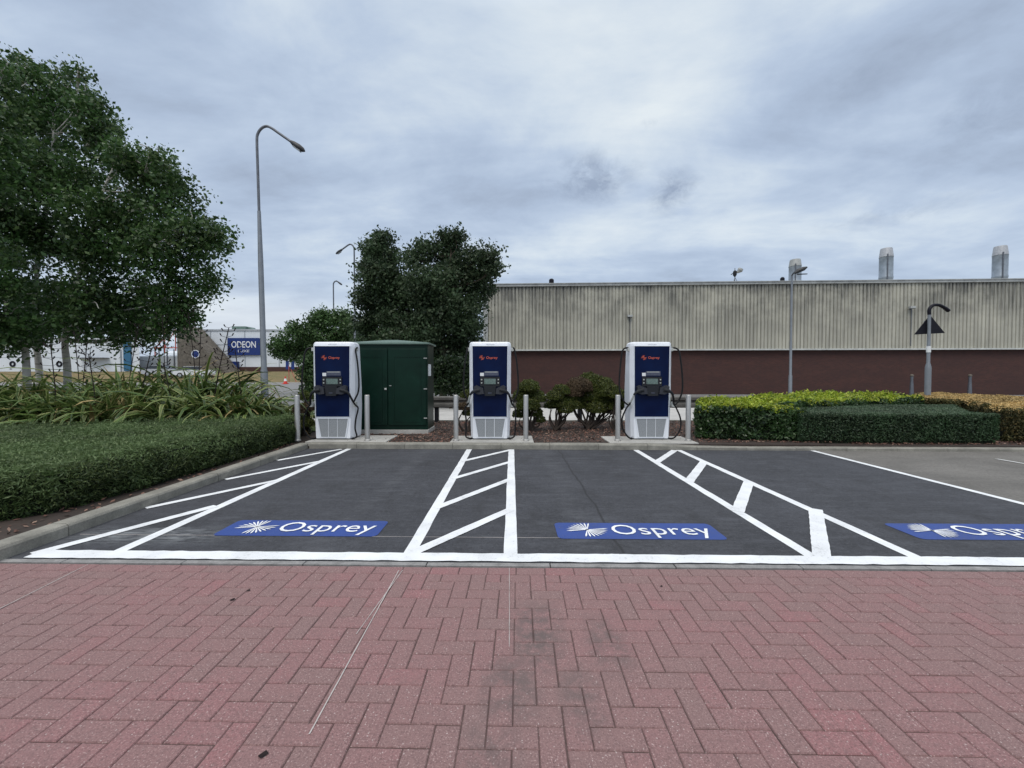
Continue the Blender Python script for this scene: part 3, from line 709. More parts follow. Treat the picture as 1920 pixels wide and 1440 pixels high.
m = MB(); m.box((tri[0][0]+.13, -.0615, tri[0][1]+.07), (.10,.003,.045)); m.build('data_sticker', M['sticker'], pl)
for q in (.13, .38):
    m = MB(); m.box((0,-.056,tri[0][1]+q), (.14,.012,.04)); m.build('bracket', M['galv'], pl)
# put the plate on the far side of the pole (we see the back)
for o in (pl,): o.location.y = .135
# ---------------------------------------------------------------- warehouse
p0 = Vector((A(910,600,30).x, 30.0)); p1 = Vector((62, 30-62*.046)); d = (p1-p0).normalized(); wl = (p1-p0).length
t = thing('warehouse', 'long flat-roofed warehouse with stained ribbed cladding over dark brick', 'warehouse', (p0.x, p0.y, 0), math.atan2(d.y, d.x))
zs = A(910,656,30).z; zt = A(910,538,30).z
m = MB(); m.box((wl/2+.1,15.2,zs/2), (wl-.2,30,zs)); m.build('brick_wall', M['brickwall'], t)
m = MB(); x = 0; rows = []; pitch = .25
while x < wl:
    for u, v in ((0,0),(.155,0),(.172,.062),(.222,.062)): rows.append((x+u, v))
    x += pitch
vs = [(a, b, zs) for a, b in rows]+[(a, b, zt) for a, b in rows]; k = len(rows)
m.add(vs, [(i, i+1, k+i+1, k+i) for i in range(k-1)])
m.add([(0,0,zs),(0,30,zs),(0,30,zt),(0,0,zt)], [(0,1,2,3)])
m.add([(0,.06,zt),(wl,.06,zt),(wl,30,zt),(0,30,zt)], [(0,1,2,3)])
m.build('ribbed_cladding', M['clad'], t, fixn=False)
m = MB(); m.box((.02,-.03,(zs+zt)/2), (.34,.08,zt-zs-.01)); m.build('corner_trim', M['trim_grey'], t)
m = MB(); m.box((wl/2,-.04,zs-.03), (wl+.1,.20,.10)); m.build('drip_sill', M['trim_white'], t)
m = MB(); m.box((wl/2,.02,zt+.09), (wl+.2,.30,.20)); m.box((wl/2,-.15,zt+.175), (wl+.22,.06,.06)); m.build('roof_flashing', M['trim_grey'], t)
def wall_light(px, py, lab):
    w = A(px, py, p0.y+d.y/d.x*(A(px,py,30).x-p0.x)-.02)
    o = thing('floodlight', lab, 'floodlight', w, 0, 'floodlights on the warehouse wall')
    m = MB(); m.bbox((0,-.13,0), (.36,.20,.16), .02); m.build('housing', M['trim_grey'], o)
    m = MB(); m.box((0,-.15,-.085), (.30,.16,.02)); m.build('lens', M['lamp_dark'], o)
    m = MB(); m.box((0,-.015,-.02), (.10,.04,.26)); m.build('bracket', M['galv_dark'], o)
    m = MB(); m.box((.05,-.03,-.13-(w.z-3.55)/2), (.035,.035,w.z-3.55)); m.build('conduit', M['galv_dark'], o)
wall_light(1180, 593, 'small grey floodlight on the cladding above the right charger')
wall_light(1707, 577, 'small grey floodlight on the cladding left of the triangular sign')
def flue(px, ytop, wpx, Y, lab, cap):
    c = A(px, ytop, Y); r = wpx/2*ppm(Y)*1.03*math.cos(math.atan((px-960)/F)); base = zt+.02; h = c.z-base
    o = thing('flue', lab, 'chimney flue', (c.x, Y, base), 0, 'metal flues on the warehouse roof')
    m = MB(); m.lathe([(r,0),(r,h*.42),(r*1.04,h*.43),(r*1.04,h*.46),(r,h*.47),(r,h*.82),(r*1.05,h*.83)], n=16); m.build('stack', M['chimney'], o, smooth=True)
    m = MB(); m.lathe([(r*1.02,h*.835),(r*1.0,h*.86),(r*.86,h*.985),(r*.82,h)], n=16); m.build('cap', cap, o, smooth=True)
    m = MB(); m.box((-r*.55,-r*.92,h*.45), (.08,.06,h*.85)); m.build('ladder_rail', M['galv_dark'], o)
    return o
flue(1491, 487, 24, 36, 'shortest flue with a grey cap behind the slim street lamp', M['trim_grey'])
flue(1662, 466, 27, 36, 'tall pale flue in the middle of the three on the roof', M['chimney_cap'])
flue(1876, 462, 31, 36, 'tall pale flue at the far right of the roof', M['chimney_cap'])
def ventcap(px, py, lab, s=1.0):
    c = A(px, py, 31.5); h = c.z-zt
    o = thing('roof_vent', lab, 'roof vent', (c.x,31.5,zt+.01), 0, 'small black vents on the roof edge')
    m = MB(); m.lathe([(.09*s,0),(.09*s,h*.55)], n=10); m.build('pipe', M['black'], o)
    m = MB(); m.lathe([(.14*s,h*.56),(.19*s,h*.7),(.19*s,h*.92),(.10*s,h)], n=10); m.build('cowl', M['black'], o)
ventcap(1034, 523, 'small black roof vent near the left end of the warehouse')
ventcap(1467, 520, 'small black roof vent just left of the shortest flue', .8)
c = A(1378, 503, 31.5); h = c.z-zt
o = thing('weather_mast', 'tripod mast with small instruments on the roof edge', 'mast', (c.x,31.5,zt+.01))
m = MB(); m.tube([(0,0,0),(0,0,h)], .03, 6); m.tube([(-.25,0,0),(0,0,h*.6)], .022, 6); m.tube([(.55,0,-.0),(0,0,h*.62)], .022, 6); m.tube([(0,.4,0),(0,0,h*.6)], .022, 6); m.build('tripod', M['galv'], o)
m = MB(); m.lathe([(.05,h*.62),(.14,h*.7),(.14,h*.85),(.05,h*.9)], (0,0,0), 8); m.tube([(-.3,0,h*.72),(.3,0,h*.9)], .03, 6); m.build('instrument', M['black_plastic'], o)
m = MB(); m.tube([(.12,-.1,h*.78),(.30,-.16,h*.88),(.36,-.18,h*.95)], [.06,.20,.18], 10); m.build('dish', M['trim_grey'], o)
for px, pt, lab in ((1709,706,'leaning grey post by the wall left of the sign pole'),(1818,706,'leaning grey post by the wall right of the sign pole')):
    b = A(px, 738, 27.5); o = thing('wall_post', lab, 'post', (b.x,27.5,0), 0, 'short posts along the warehouse wall')
    h = A(px,pt,27.5).z
    m = MB(); m.lathe([(.12,0),(.10,h*.5),(.075,h*.85),(.085,h)], n=10); m.build('shaft', M['galv_dark'], o, smooth=True)
    m = MB(); m.lathe([(.08,h),(.11,h+.04),(.10,h+.12),(.03,h+.16)], n=10); m.build('cap', M['stone'], o, smooth=True)
# ---------------------------------------------------------------- rising ground and far buildings on the left
m = MB(); pts = [(32,-.002),(48,.42)]
m.add([(-120,32,.0),(-13,32,.0),(-13,49,.40),(-120,49,.40)], [(0,1,2,3)]); struct(m.build('rising_road', M['road']))
m = MB(); ys = [(49,.41),(51,.56),(56,1.35),(60,1.9),(90,2.0)]
nx = 60; gv = []
for y, z in ys:
    for i in range(nx+1): x = -120+107*i/nx; gv.append((x, y, z+(.08*math.sin(x*.7)+.06*math.sin(x*1.9+y) if 49 < y < 60 else 0)))
m.add(gv, [(r*(nx+1)+i, r*(nx+1)+i+1, (r+1)*(nx+1)+i+1, (r+1)*(nx+1)+i) for r in range(len(ys)-1) for i in range(nx)]); struct(m.build('grass_bank', M['dry_grass'], fixn=False))
m = MB(); m.box((-66.5,48.9,.45), (107,.25,.14)); struct(m.build('far_kerb', M['pad']))
# cinema block
Y = 62
def PX(px, Y=62): return A(px, 700, Y).x
def PZ(py, Y=62): return A(960, py, Y).z
t = thing('cinema_building', 'pale panelled cinema block with a blue sign behind the lamp post', 'cinema', (PX(380), Y, 1.5))
x0, x1 = 0, PX(640)-PX(380); zt2 = PZ(620)-1.5; zb2 = PZ(688)-1.5
m = MB(); m.box(((x0+x1)/2,10,(zt2+zb2)/2), (x1-x0,20,zt2-zb2)); m.build('wall', M['panel_white'], t)
m = MB(); m.box(((x0+x1)/2,10,(zb2)/2), (x1-x0+.1,20.2,zb2)); m.build('brick_base', M['brickwall'], t)
m = MB()
for px in (396, 428, 460, 492, 524, 556, 588): m.box((PX(px)-PX(380),-.02,(zt2+zb2)/2), (.12,.06,zt2-zb2-.01))
m.box(((x0+x1)/2,-.025,PZ(646)-1.5), (x1-x0-.02,.05,.06)); m.build('panel_joint', M['panel_grey'], t)
m = MB(); m.box(((x0+x1)/2,10,zt2+.1), (x1-x0+.2,20.3,.22)); m.build('parapet', M['panel_grey'], t)
m = MB(); sx0, sx1 = PX(430)-PX(380), PX(490)-PX(380); sz0, sz1 = PZ(666)-1.5, PZ(634)-1.5
m.box(((sx0+sx1)/2,-.18,(sz0+sz1)/2), (sx1-sx0,.24,sz1-sz0)); sg = m.build('sign_board', M['sign_blue'], t)
v1, f1 = textmesh('ODEON', 3.7, 1.0, bold=.012); v2, f2 = textmesh('LUXE', 1.7, .38, bold=.0)
cxs = (sx0+sx1)/2
m = MB(); m.add([(cxs-1.85+u, -.315, sz1-1.45+v) for u, v in v1], f1); m.add([(cxs-.85+u, -.315, sz0+.45+v) for u, v in v2], f2); m.build('sign_lettering', M['sticker'], sg, fixn=False)
m = MB(); m.box((PX(441)-PX(380),-.3,PZ(687)-1.5), (1.3,.5,PZ(678)-PZ(696))); m.build('entrance_board', M['sign_blue'], t)
t = thing('rooftop_unit', 'pale green plant unit on the cinema roof', 'rooftop unit', (PX(426), 66, PZ(620)+.22))
m = MB(); m.bbox((0,0,.4), (2.2,2.5,.75), .05); m.build('housing', M['green_roof'], t); m = MB(); m.prism([(1.1,0),(3.0,0),(1.1,.7)], -.8,.8,'Y'); m.build('duct', M['green_roof'], t)
# stone gable
t = thing('stone_gable', 'brown stone gable wall with a round blue window', 'gable building', (PX(333,58), 58, 1.3))
gx = PX(424,58)-PX(333,58); gt = PZ(610,58)-1.3
m = MB(); m.prism([(0,0),(gx,0),(gx,.35),(.9,gt),(0,gt)], 0, 3.5, 'Y'); m.build('wall', M['stone'], t)
def ring(mb, cx, y0_, y1, cz, r0, r1, n=24):
    vs = []
    for y in (y0_, y1):
        for r in (r0, r1):
            for j in range(n): a = 2*math.pi*j/n; vs.append((cx+r*math.cos(a), y, cz+r*math.sin(a)))
    f = []
    for j in range(n):
        k_ = (j+1) % n; f += [(j,k_,n+k_,n+j),(2*n+j,3*n+j,3*n+k_,2*n+k_),(n+j,n+k_,3*n+k_,3*n+j),(j,2*n+j,2*n+k_,k_)]
    mb.add(vs, f)
wx, wz = PX(368,58)-PX(333,58), PZ(664,58)-1.3
m = MB(); m.prism([(wx+.48*math.cos(a*math.pi/12), wz+.48*math.sin(a*math.pi/12)) for a in range(24)], -.05, -.001, 'Y'); w = m.build('window', M['sign_blue'], t)
m = MB(); ring(m, wx, -.12, -.002, wz, .49, .58); m.build('frame', M['panel_white'], w)
# white retail shed
t = thing('retail_shed', 'long white shed with a blue stripe and dark ring emblems behind the birches', 'shed', (PX(-260,60), 60, 1.5))
L = PX(262,60)-PX(-260,60); z1 = PZ(632,60)-1.5; ox = PX(-260,60)
m = MB(); m.prism([(0,0),(L,0),(L-17,18),(0,18)], .25, z1); m.build('wall', M['panel_white'], t)
m = MB(); m.prism([(-.05,-.05),(L+.05,-.05),(L-17,18.05),(-.05,18.05)], 0, .25); m.build('brick_base', M['brickwall'], t)
m = MB(); m.box((PX(241,60)-ox,-.1,(z1+.5)/2), (1.05,.2,z1-.5)); m.build('blue_column', M['sea_blue'], t)
m = MB(); m.box((PX(180,60)-ox,-.5,PZ(671.5,60)-1.5), (4.1,1.0,.10)); m.build('canopy', M['galv_dark'], t)
m = MB(); m.box((PX(40,60)-ox,-.01,PZ(670,60)-1.5), (14,.03,.06)); m.build('joint', M['panel_grey'], t)
for px in (24.5, 112):
    m = MB(); ring(m, PX(px,60)-ox, -.08, -.001, PZ(682.5,60)-1.5, .20, .44); m.build('ring_emblem', M['black'], t)
for px in (173, 182, 228):
    m = MB(); m.box((PX(px,60)-ox,-.9 if px < 200 else -.1,(z1*.62)/2+.3), (.10,.1,z1*.62)); m.build('column', M['panel_grey'], t)
t = thing('grey_industrial_building', 'low grey industrial building left of the stone gable', 'industrial building', (PX(262,66), 66, 1.9))
L = PX(334,66)-PX(262,66)
m = MB(); m.box((L/2,5,(PZ(668,66)-1.9)/2), (L,10,PZ(668,66)-1.9)); m.build('wall', M['panel_grey'], t)
m = MB(); m.tube([(L*.2,4,PZ(664,66)-1.9),(L*1.1,4,PZ(664,66)-1.9)], .75, 12); m.build('silo', M['panel_white'], t)
for px in (300,315,328):
    m = MB(); m.box((PX(px,66)-PX(262,66),-.1,(PZ(655,66)-1.9)/2), (.12,.12,PZ(655,66)-1.9)); m.build('downpipe', M['galv_dark'], t)
t = thing('steel_tower', 'red lattice steel frame beside the stone gable', 'steel frame', (PX(318,75), 75, 1.9))
zt3 = PZ(618,75)-1.9; z3 = PZ(652,75)-1.9
m = MB()
m.tube([(-.8,0,0),(-.8,0,zt3)], .10, 6); m.tube([(1.2,0,0),(1.2,0,zt3)], .10, 6); m.tube([(-2.6,0,z3),(2.2,0,z3)], .10, 6); m.tube([(-.8,0,z3),(1.2,0,zt3)], .09, 6); m.tube([(-2.6,0,z3),(-.8,0,zt3*.8)], .09, 6); m.tube([(-2.6,0,0),(-2.6,0,z3)], .1, 6)
m.build('frame', M['red_steel'], t)
# cars far behind
def car(label, px, Y, z, mat, rz):
    t = thing('parked_car', label, 'car', (PX(px,Y), Y, z), rz, 'cars parked by the gable')
    prof = [(-2.1,.32),(-2.15,.7),(-2.0,.92),(-1.1,1.0),(1.3,1.02),(2.05,.85),(2.15,.55),(2.1,.32)]
    m = MB(); m.prism(prof, -.85, .85, 'Y'); m.build('body', mat, t)
    m = MB(); gp = [(-1.75,1.0),(-1.1,1.40),(.45,1.44),(1.25,1.02)]
    vs = [(a, -.80+(.14 if b_ > 1.2 else 0), b_) for a, b_ in gp]+[(a, .80-(.14 if b_ > 1.2 else 0), b_) for a, b_ in gp]
    m.add(vs, [(0,1,2,3),(7,6,5,4),(0,4,5,1),(1,5,6,2),(2,6,7,3)]); m.build('windows', M['glass'], t)
    m = MB(); m.box((-.3,0,1.445), (1.5,1.30,.04)); m.build('roof', mat, t)
    for a in (-1.35, 1.35):
        for s in (-1, 1):
            m = MB(); m.tube([(a,s*.70,.32),(a,s*.88,.32)], .32, 16); w = m.build('wheel', M['tyre'], t)
            m = MB(); m.tube([(a,s*.86,.32),(a,s*.89,.32)], .19, 12); m.build('rim', M['panel_grey'], w)
    for s in (-1, 1):
        m = MB(); m.box((2.12,s*.62,.72), (.06,.3,.14)); m.build('headlight', M['lamp_glass'], t)
    return t
car('white car parked before the round blue window', 366, 54, 1.06, M['car_white'], .2)
car('silver car parked before the low grey building', 306, 55, 1.2, M['car_grey'], .1)
# twin blue notice boards and cone
t = thing('notice_board', 'pair of narrow dark blue boards on red legs near the traffic cone', 'notice board', (PX(544,50), 50, .5))
for dx in (-.33, .33):
    m = MB(); m.box((dx,0,PZ(684.5,50)-.5), (.36,.08,PZ(677,50)-PZ(693,50))); m.build('board', M['sign_blue'], t)
m = MB(); m.tube([(-.15,0,0),(-.15,0,2.0)], .05, 6); m.build('leg', M['red_steel'], t)
m = MB(); m.tube([(.75,0,0),(.1,0,1.6)], .04, 6); m.build('leg', M['red_steel'], t)
t = thing('traffic_cone', 'red and white traffic cone on the far roadside', 'traffic cone', (PX(535,47), 47, .36))
m = MB(); m.box((0,0,.03), (.55,.55,.06)); m.build('base', M['cone_red'], t)
m = MB(); m.lathe([(.22,.06),(.165,.33)], n=16); m.lathe([(.10,.62),(.05,.88)], n=16); m.build('cone', M['cone_red'], t, smooth=True)
m = MB(); m.lathe([(.165,.331),(.10,.619)], n=16); m.build('reflective_sleeve', M['sticker'], t, smooth=True)
lines('road_marking', [((-24.5,34,0),(-22,41,0),.25)] if False else [((A(500,722,38).x,36),(A(505,722,44).x,42),.3)], M['line_old'], .13)
# ---------------------------------------------------------------- trees
def tree(name, label, base, trunk, blobs, leaf, n, mat, bark, r0, cat='tree', group=None, csize=.38, aspect=.6, per=26, sag=0.0):
    t = thing(name, label, cat, base, 0, group); B = Vector(base)
    m = MB(); tp = [Vector(p)-B for p in trunk]; k = len(tp)
    sp = smoothpath(tp, 4); rr = [r0*(1-.75*i/(len(sp)-1)) for i in range(len(sp))]; rr[0] *= 1.25
    m.tube(sp, rr, 10)
    for (c, r) in blobs:
        c = Vector(c)-B
        j = min(range(len(sp)), key=lambda i: (sp[i]-c).length+max(0, sp[i].z-c.z+.3)*2)
        a = sp[j]; mid = (a+c)/2+Vector((random.uniform(-.2,.2),random.uniform(-.2,.2),-.15))
        m.tube(smoothpath([a, mid, c], 4), [max(.012, rr[j]*.5*(1-i/10)) for i in range(9)], 6)
        for q in range(4):
            e = c+Vector((random.uniform(-1,1),random.uniform(-1,1),random.uniform(-.7,1)))*r*.85
            m.tube(smoothpath([mid.lerp(c,.5), (c+e)/2+Vector((0,0,.05)), e], 3), [.02,.018,.016,.014,.012,.01,.006], 5)
    m.build('trunk', bark, t, smooth=True)
    vols = np.array([r**2.2 for c, r in blobs]); vols /= vols.sum(); PP = []
    for (c, r), w in zip(blobs, vols):
        nc = max(3, int(n*w/per)); dd = rng.normal(size=(nc,3)); dd /= np.linalg.norm(dd, axis=1)[:,None]
        rad = r*rng.uniform(.12,1.0,size=(nc,1))**.45*(1+.24*rng.normal(size=(nc,1)).clip(-1.4,1.7))
        cc_ = np.array(Vector(c)-B)+dd*rad*np.array([1,.9,.92])
        pts = np.repeat(cc_, per, axis=0)+rng.normal(size=(nc*per,3))*csize*np.array([.48,.48,.36])*min(1, .6+r*.3)
        pts[:,2] -= sag*np.abs(rng.normal(size=nc*per))
        pts += rng.normal(size=(len(pts),3))*.03; PP.append(pts)
    C = np.concatenate(PP); C = C[C[:,2] > .15]
    quadmesh('foliage', leafquads(C, leaf, aspect, None, 0, .65), mat, t)
    return t
def bl_(lst, Y, k=.9):
    out = []
    for q in lst:
        px, py, r = q[:3]; dy = q[3] if len(q) > 3 else random.uniform(-1.2,1.2)
        out.append((A(px, py, Y+dy), r*ppm(Y+dy)*k))
    return out
def tr(lst, Y): return [A(px, py, Y) for px, py in lst]
Yb = 12.0
bz = lambda p, z=.085: (p.x, p.y, z)
tree('birch_tree', 'birch with the pale trunk nearest the lamp post, crown sloping down right', bz(A(127,760,Yb)), [Vector(bz(A(127,760,Yb)))]+tr([(126,690),(122,640),(133,560),(165,470),(185,380),(215,310)],Yb),
     bl_([(285,325,55),(235,300,45),(330,380,55),(360,440,55),(395,450,36),(300,460,70),(250,400,70),(375,520,42),(320,560,55),(340,600,38),(265,560,60),(210,590,60),(170,560,50),(200,480,70),(180,400,60),(280,610,40),(230,625,35),(300,300,28),(415,440,24),(140,610,35)], Yb), .098, 42000, M['birch_leaf'], M['birch'], .10, group='birch trees in the flax bed', sag=.10, per=48, csize=.40)
tree('birch_tree', 'tall birch at the back of the group with a slightly leaning trunk', bz(A(78,745,13)), [Vector(bz(A(78,745,13)))]+tr([(73,690),(66,620),(70,500),(90,380),(100,250)],13),
     bl_([(70,160,52),(130,165,38),(165,200,42),(110,230,65),(190,260,48),(40,220,70),(60,320,80),(150,330,70),(40,430,75),(110,440,70),(60,540,60),(120,560,55),(205,240,30),(150,135,20),(40,610,50),(90,620,35),(30,120,30)], 13), .102, 44000, M['birch_leaf'], M['birch'], .10, group='birch trees in the flax bed', sag=.10, per=48, csize=.40)
tree('birch_tree', 'birch with a bowed trunk at the left edge of the picture', bz(A(52,770,11)), [Vector(bz(A(52,770,11)))]+tr([(50,700),(44,640),(20,590),(-20,480),(-50,330)],11),
     bl_([(-60,300,95),(-90,450,95),(-30,220,60),(-10,380,70),(-20,500,75),(10,590,55),(-60,600,80),(-20,140,45),(5,130,28),(30,620,34),(-110,200,80)], 11), .094, 32000, M['birch_leaf'], M['birch'], .095, group='birch trees in the flax bed', sag=.10, per=48, csize=.40)
Yt = 21
tree('dark_tree', 'broad dark grey-green tree behind the cabinet, overlapping the warehouse corner', (A(830,740,Yt).x,Yt,0), [(A(830,740,Yt).x,Yt,0)]+tr([(832,690),(828,620),(838,540),(845,480)],Yt),
     bl_([(775,485,26),(800,470,28),(840,462,30),(855,445,18),(895,495,36),(915,480,22),(925,510,20),(860,520,40),(800,530,42),(760,540,36),(780,590,42),(850,590,45),(890,560,32),(760,640,40),(820,650,48),(870,640,34),(885,665,22),(720,650,30),(850,700,34),(800,700,40),(905,535,24),(800,560,40),(840,560,40),(800,620,44),(880,610,30),(850,500,30),(830,440,12)], Yt, .95), .14, 72000, M['willow_leaf'], M['bark'], .2, group='dark trees behind the cabinet', csize=.42)
tree('dark_tree', 'narrow dark tree standing left of the broad one', (A(705,740,Yt+1).x,Yt+1,0), [(A(705,740,Yt+1).x,Yt+1,0)]+tr([(707,690),(705,600),(712,520),(718,460)],Yt+1),
     bl_([(718,455,22),(700,475,24),(725,490,26),(705,515,30),(690,500,18),(725,545,26),(695,560,26),(710,590,32),(685,610,22),(735,600,24),(715,640,34),(690,655,26),(740,655,28),(710,690,30),(675,560,14),(740,560,24),(735,520,18),(745,625,26)], Yt+1, 1.05), .14, 42000, M['willow_leaf'], M['bark'], .16, group='dark trees behind the cabinet', csize=.42)
tree('laurel_bush', 'dark leafy bush filling the gap under the broad tree', (A(845,745,17).x,17,0), [(A(845,745,17).x,17,0)]+tr([(847,720),(845,690)],17),
     bl_([(840,690,26,0),(862,700,26,0),(850,722,24,0),(828,715,20,0),(870,725,18,0),(880,680,16,0),(820,690,18,0)], 17), .12, 12000, M['dark_leaf'], M['bark'], .06, 'bush')
Yh = 31
tree('spreading_tree', 'bright green spreading tree between the lamp post and the left charger', (A(590,735,Yh).x,Yh,0), [(A(590,735,Yh).x,Yh,0)]+tr([(590,700),(592,660),(600,610)],Yh),
     bl_([(530,645,22),(560,625,24),(600,605,26),(640,600,24),(610,590,14),(600,640,28),(640,640,28),(565,655,24),(520,660,14),(655,615,20),(670,650,26),(625,665,24),(590,668,20),(540,665,14)], Yh), .17, 26000, M['thin_leaf'], M['bark'], .12, csize=.55)
for px, py, Y_, r, lab in ((583,700,14.5,18,'small shrub glimpsed left of the left charger'),(668,700,16,14,'small dark shrub behind the left charger')):
    tree('shrub', lab, (A(px,760,Y_).x,Y_,0), [(A(px,760,Y_).x,Y_,0)]+tr([(px,735),(px,705)],Y_), bl_([(px,680,r,0),(px-6,700,r,0),(px+6,720,r,0),(px,735,r,0)], Y_), .09, 5000, M['thin_leaf'], M['bark'], .03, 'shrub', csize=.3)
# ---------------------------------------------------------------- cloud-pruned shrubs between chargers
def shrub(label, base_px, Y, blobs, stems, brown=False):
    zb = .09; bx = A(base_px, 790, Y).x
    t = thing('clipped_shrub', label, 'shrub', (bx, Y, zb), 0, 'clipped shrubs between the chargers'); B = np.array([bx, Y, zb])
    m = MB()
    for (px, py, r) in blobs:
        c = A(px, py, Y)-Vector(B)
        for q in range(2):
            b0 = Vector((random.uniform(-.10,.10), random.uniform(-.1,.1), 0)); b1 = c+Vector((random.uniform(-.1,.1),0,-r*ppm(Y)*.4))
            mid = b0.lerp(b1,.5)+Vector((random.uniform(-.12,.12),random.uniform(-.08,.08),0))
            m.tube(smoothpath([b0, mid, b1], 4), [.03,.028,.025,.022,.019,.016,.013,.01,.008], 6)
    m.build('stems', M['twig'], t, smooth=True)
    PP = []; BR = []
    for i, q in enumerate(blobs):
        px, py, r = q; c = np.array(A(px, py, Y+random.uniform(-.15,.25)))-B; rr = r*ppm(Y)*1.2
        n = int(5200*rr*rr/.06); dd = rng.normal(size=(n,3)); dd /= np.linalg.norm(dd, axis=1)[:,None]
        dd[:,2] = np.where(dd[:,2] < -.25, dd[:,2]*.35, dd[:,2])
        pts = c+dd*rr*(rng.uniform(.3,1,size=(n,1))**.3)*(1+.12*sn(dd[:,0]*4,dd[:,2]*4,1.5,i)[:,None])*np.array([1,1,.82])
        (BR if (brown and i in brown) else PP).append(leafquads(pts, .036, .45, dd, .35))
    if PP: quadmesh('foliage', np.concatenate(PP), M['dwarf_leaf'], t)
    if BR: quadmesh('browned_foliage', np.concatenate(BR), M['dwarf_brown'], t)
shrub('small shrub close to the right side of the middle charger', 992, 9.6, [(992,728,17),(980,745,17),(1003,748,18),(990,762,19),(978,778,15),(1000,775,15),(1012,788,10)], 0)
shrub('shrub with one thick stem in the gap between middle and right chargers', 1045, 9.7, [(1040,745,14),(1052,735,15),(1068,745,17),(1050,758,17),(1034,762,12),(1073,762,15),(1060,770,12)], 0)
shrub('tallest domed shrub with brown patches left of the right charger', 1105, 9.9, [(1105,716,19),(1086,728,22),(1127,726,22),(1074,738,17),(1110,745,24),(1143,738,20),(1138,757,20),(1090,760,18),(1152,752,17),(1118,768,17),(1075,755,14),(1150,772,12)], 0, brown=(1,3))
shrub('low shrub squeezed behind the left edge of the right charger', 1160, 9.5, [(1160,742,14),(1168,758,14),(1155,765,12)], 0)
shrub('straggly brown-green shrub left of the left charger', 570, 8.9, [(572,745,12),(566,770,14),(580,765,13),(572,795,14)], 0, brown=(1,2))
shrub('thin shrub just left of the middle charger', 876, 9.4, [(876,742,12),(870,765,11),(880,775,12)], 0, brown=(1,))
# ---------------------------------------------------------------- hedges
def inpoly(P, x, y):
    c = np.zeros(len(x), bool); n = len(P)
    for i in range(n):
        x1, y1 = P[i]; x2, y2 = P[(i+1) % n]
        k = ((y1 > y) != (y2 > y)) & (x < (x2-x1)*(y-y1)/(y2-y1+1e-12)+x1); c ^= k
    return c
def edist(P, x, y):
    d = np.full(len(x), 1e9); n = len(P)
    for i in range(n):
        a = np.array(P[i]); b = np.array(P[(i+1) % n]); e = b-a; L2 = (e**2).sum()
        t = (((x-a[0])*e[0]+(y-a[1])*e[1])/L2).clip(0,1)
        d = np.minimum(d, np.hypot(x-a[0]-t*e[0], y-a[1]-t*e[1]))
    return d
def hedge(label, poly, z0, zt_, dens, leaf, mat_top, mat_side, rough=.02, rnd=.12, aspect=.45, cat='hedge', group=None, name='hedge', bias=.3, sidedens=None, stray=.0, twigs=True):
    cx = sum(p[0] for p in poly)/len(poly); cy = sum(p[1] for p in poly)/len(poly)
    t = thing(name, label, cat, (cx, cy, z0), 0, group)
    ztf = zt_ if callable(zt_) else (lambda x, y: zt_+0*x)
    inset = .055; pc = []
    for (x, y) in poly:
        v = Vector((cx-x, cy-y)); v.normalize(); pc.append((x+v.x*inset*1.5, y+v.y*inset*1.5))
    m = MB(); n = len(pc)
    bot = [(x-cx, y-cy, 0) for x, y in pc]; top = [(x-cx, y-cy, float(ztf(np.array([x]), np.array([y]))[0])-z0-.07) for x, y in pc]
    m.add(bot+top, [tuple(range(n, 2*n))]+[(i,(i+1) % n,n+(i+1) % n,n+i) for i in range(n)])
    m.build('inner_twigs', M['core'], t)
    xs = [p[0] for p in poly]; ys = [p[1] for p in poly]; ar = (max(xs)-min(xs))*(max(ys)-min(ys)); N_ = int(ar*dens)
    x = rng.uniform(min(xs),max(xs),N_); y = rng.uniform(min(ys),max(ys),N_); k = inpoly(poly, x, y); x = x[k]; y = y[k]
    d = edist(poly, x, y); drop = np.where(d < rnd, rnd-np.sqrt(np.maximum(0, rnd**2-(rnd-d)**2)), 0)
    z = ztf(x, y)-drop+sn(x, y, 1.6, 1)*rough+sn(x, y, 6, 4)*rough*.5-np.abs(rng.normal(size=len(x)))*.022+ (rng.random(len(x)) < stray)*rng.uniform(0,.09,len(x))
    C = np.stack([x-cx, y-cy, z-z0], 1)
    quadmesh('top_foliage', leafquads(C, leaf, aspect, np.tile([0,0,1.],(len(C),1)), bias), mat_top, t)
    SS = []; SN = []; sd = sidedens or dens
    for i in range(n):
        a = np.array(poly[i]); b = np.array(poly[(i+1) % n]); e = b-a; L = np.hypot(*e); nr = np.array([e[1], -e[0]])/L
        if (np.array([cx, cy])-a) @ nr > 0: nr = -nr
        hh = float(ztf(np.array([a[0]]), np.array([a[1]]))[0])-z0; q = int(L*hh*sd*1.25)
        tt = rng.random(q); zz = rng.random(q)**.9
        px = a[0]+e[0]*tt; py = a[1]+e[1]*tt; top = ztf(px, py)-z0
        zv = zz*top; back = np.where(top-zv < rnd, rnd-np.sqrt(np.maximum(0, rnd**2-(rnd-(top-zv))**2)), 0)
        off = sn(tt*L*1.0+i, zv*3, 1.8, i)*rough*1.5 - np.abs(rng.normal(size=q))*.03 - back - .05*(zv < .06)
        SS.append(np.stack([px+nr[0]*off-cx, py+nr[1]*off-cy, zv], 1)); SN.append(np.tile([nr[0],nr[1],.3],(q,1)))
    C = np.concatenate(SS); quadmesh('side_foliage', leafquads(C, leaf, aspect, np.concatenate(SN), bias), mat_side, t)
    return t
HX = -4.20
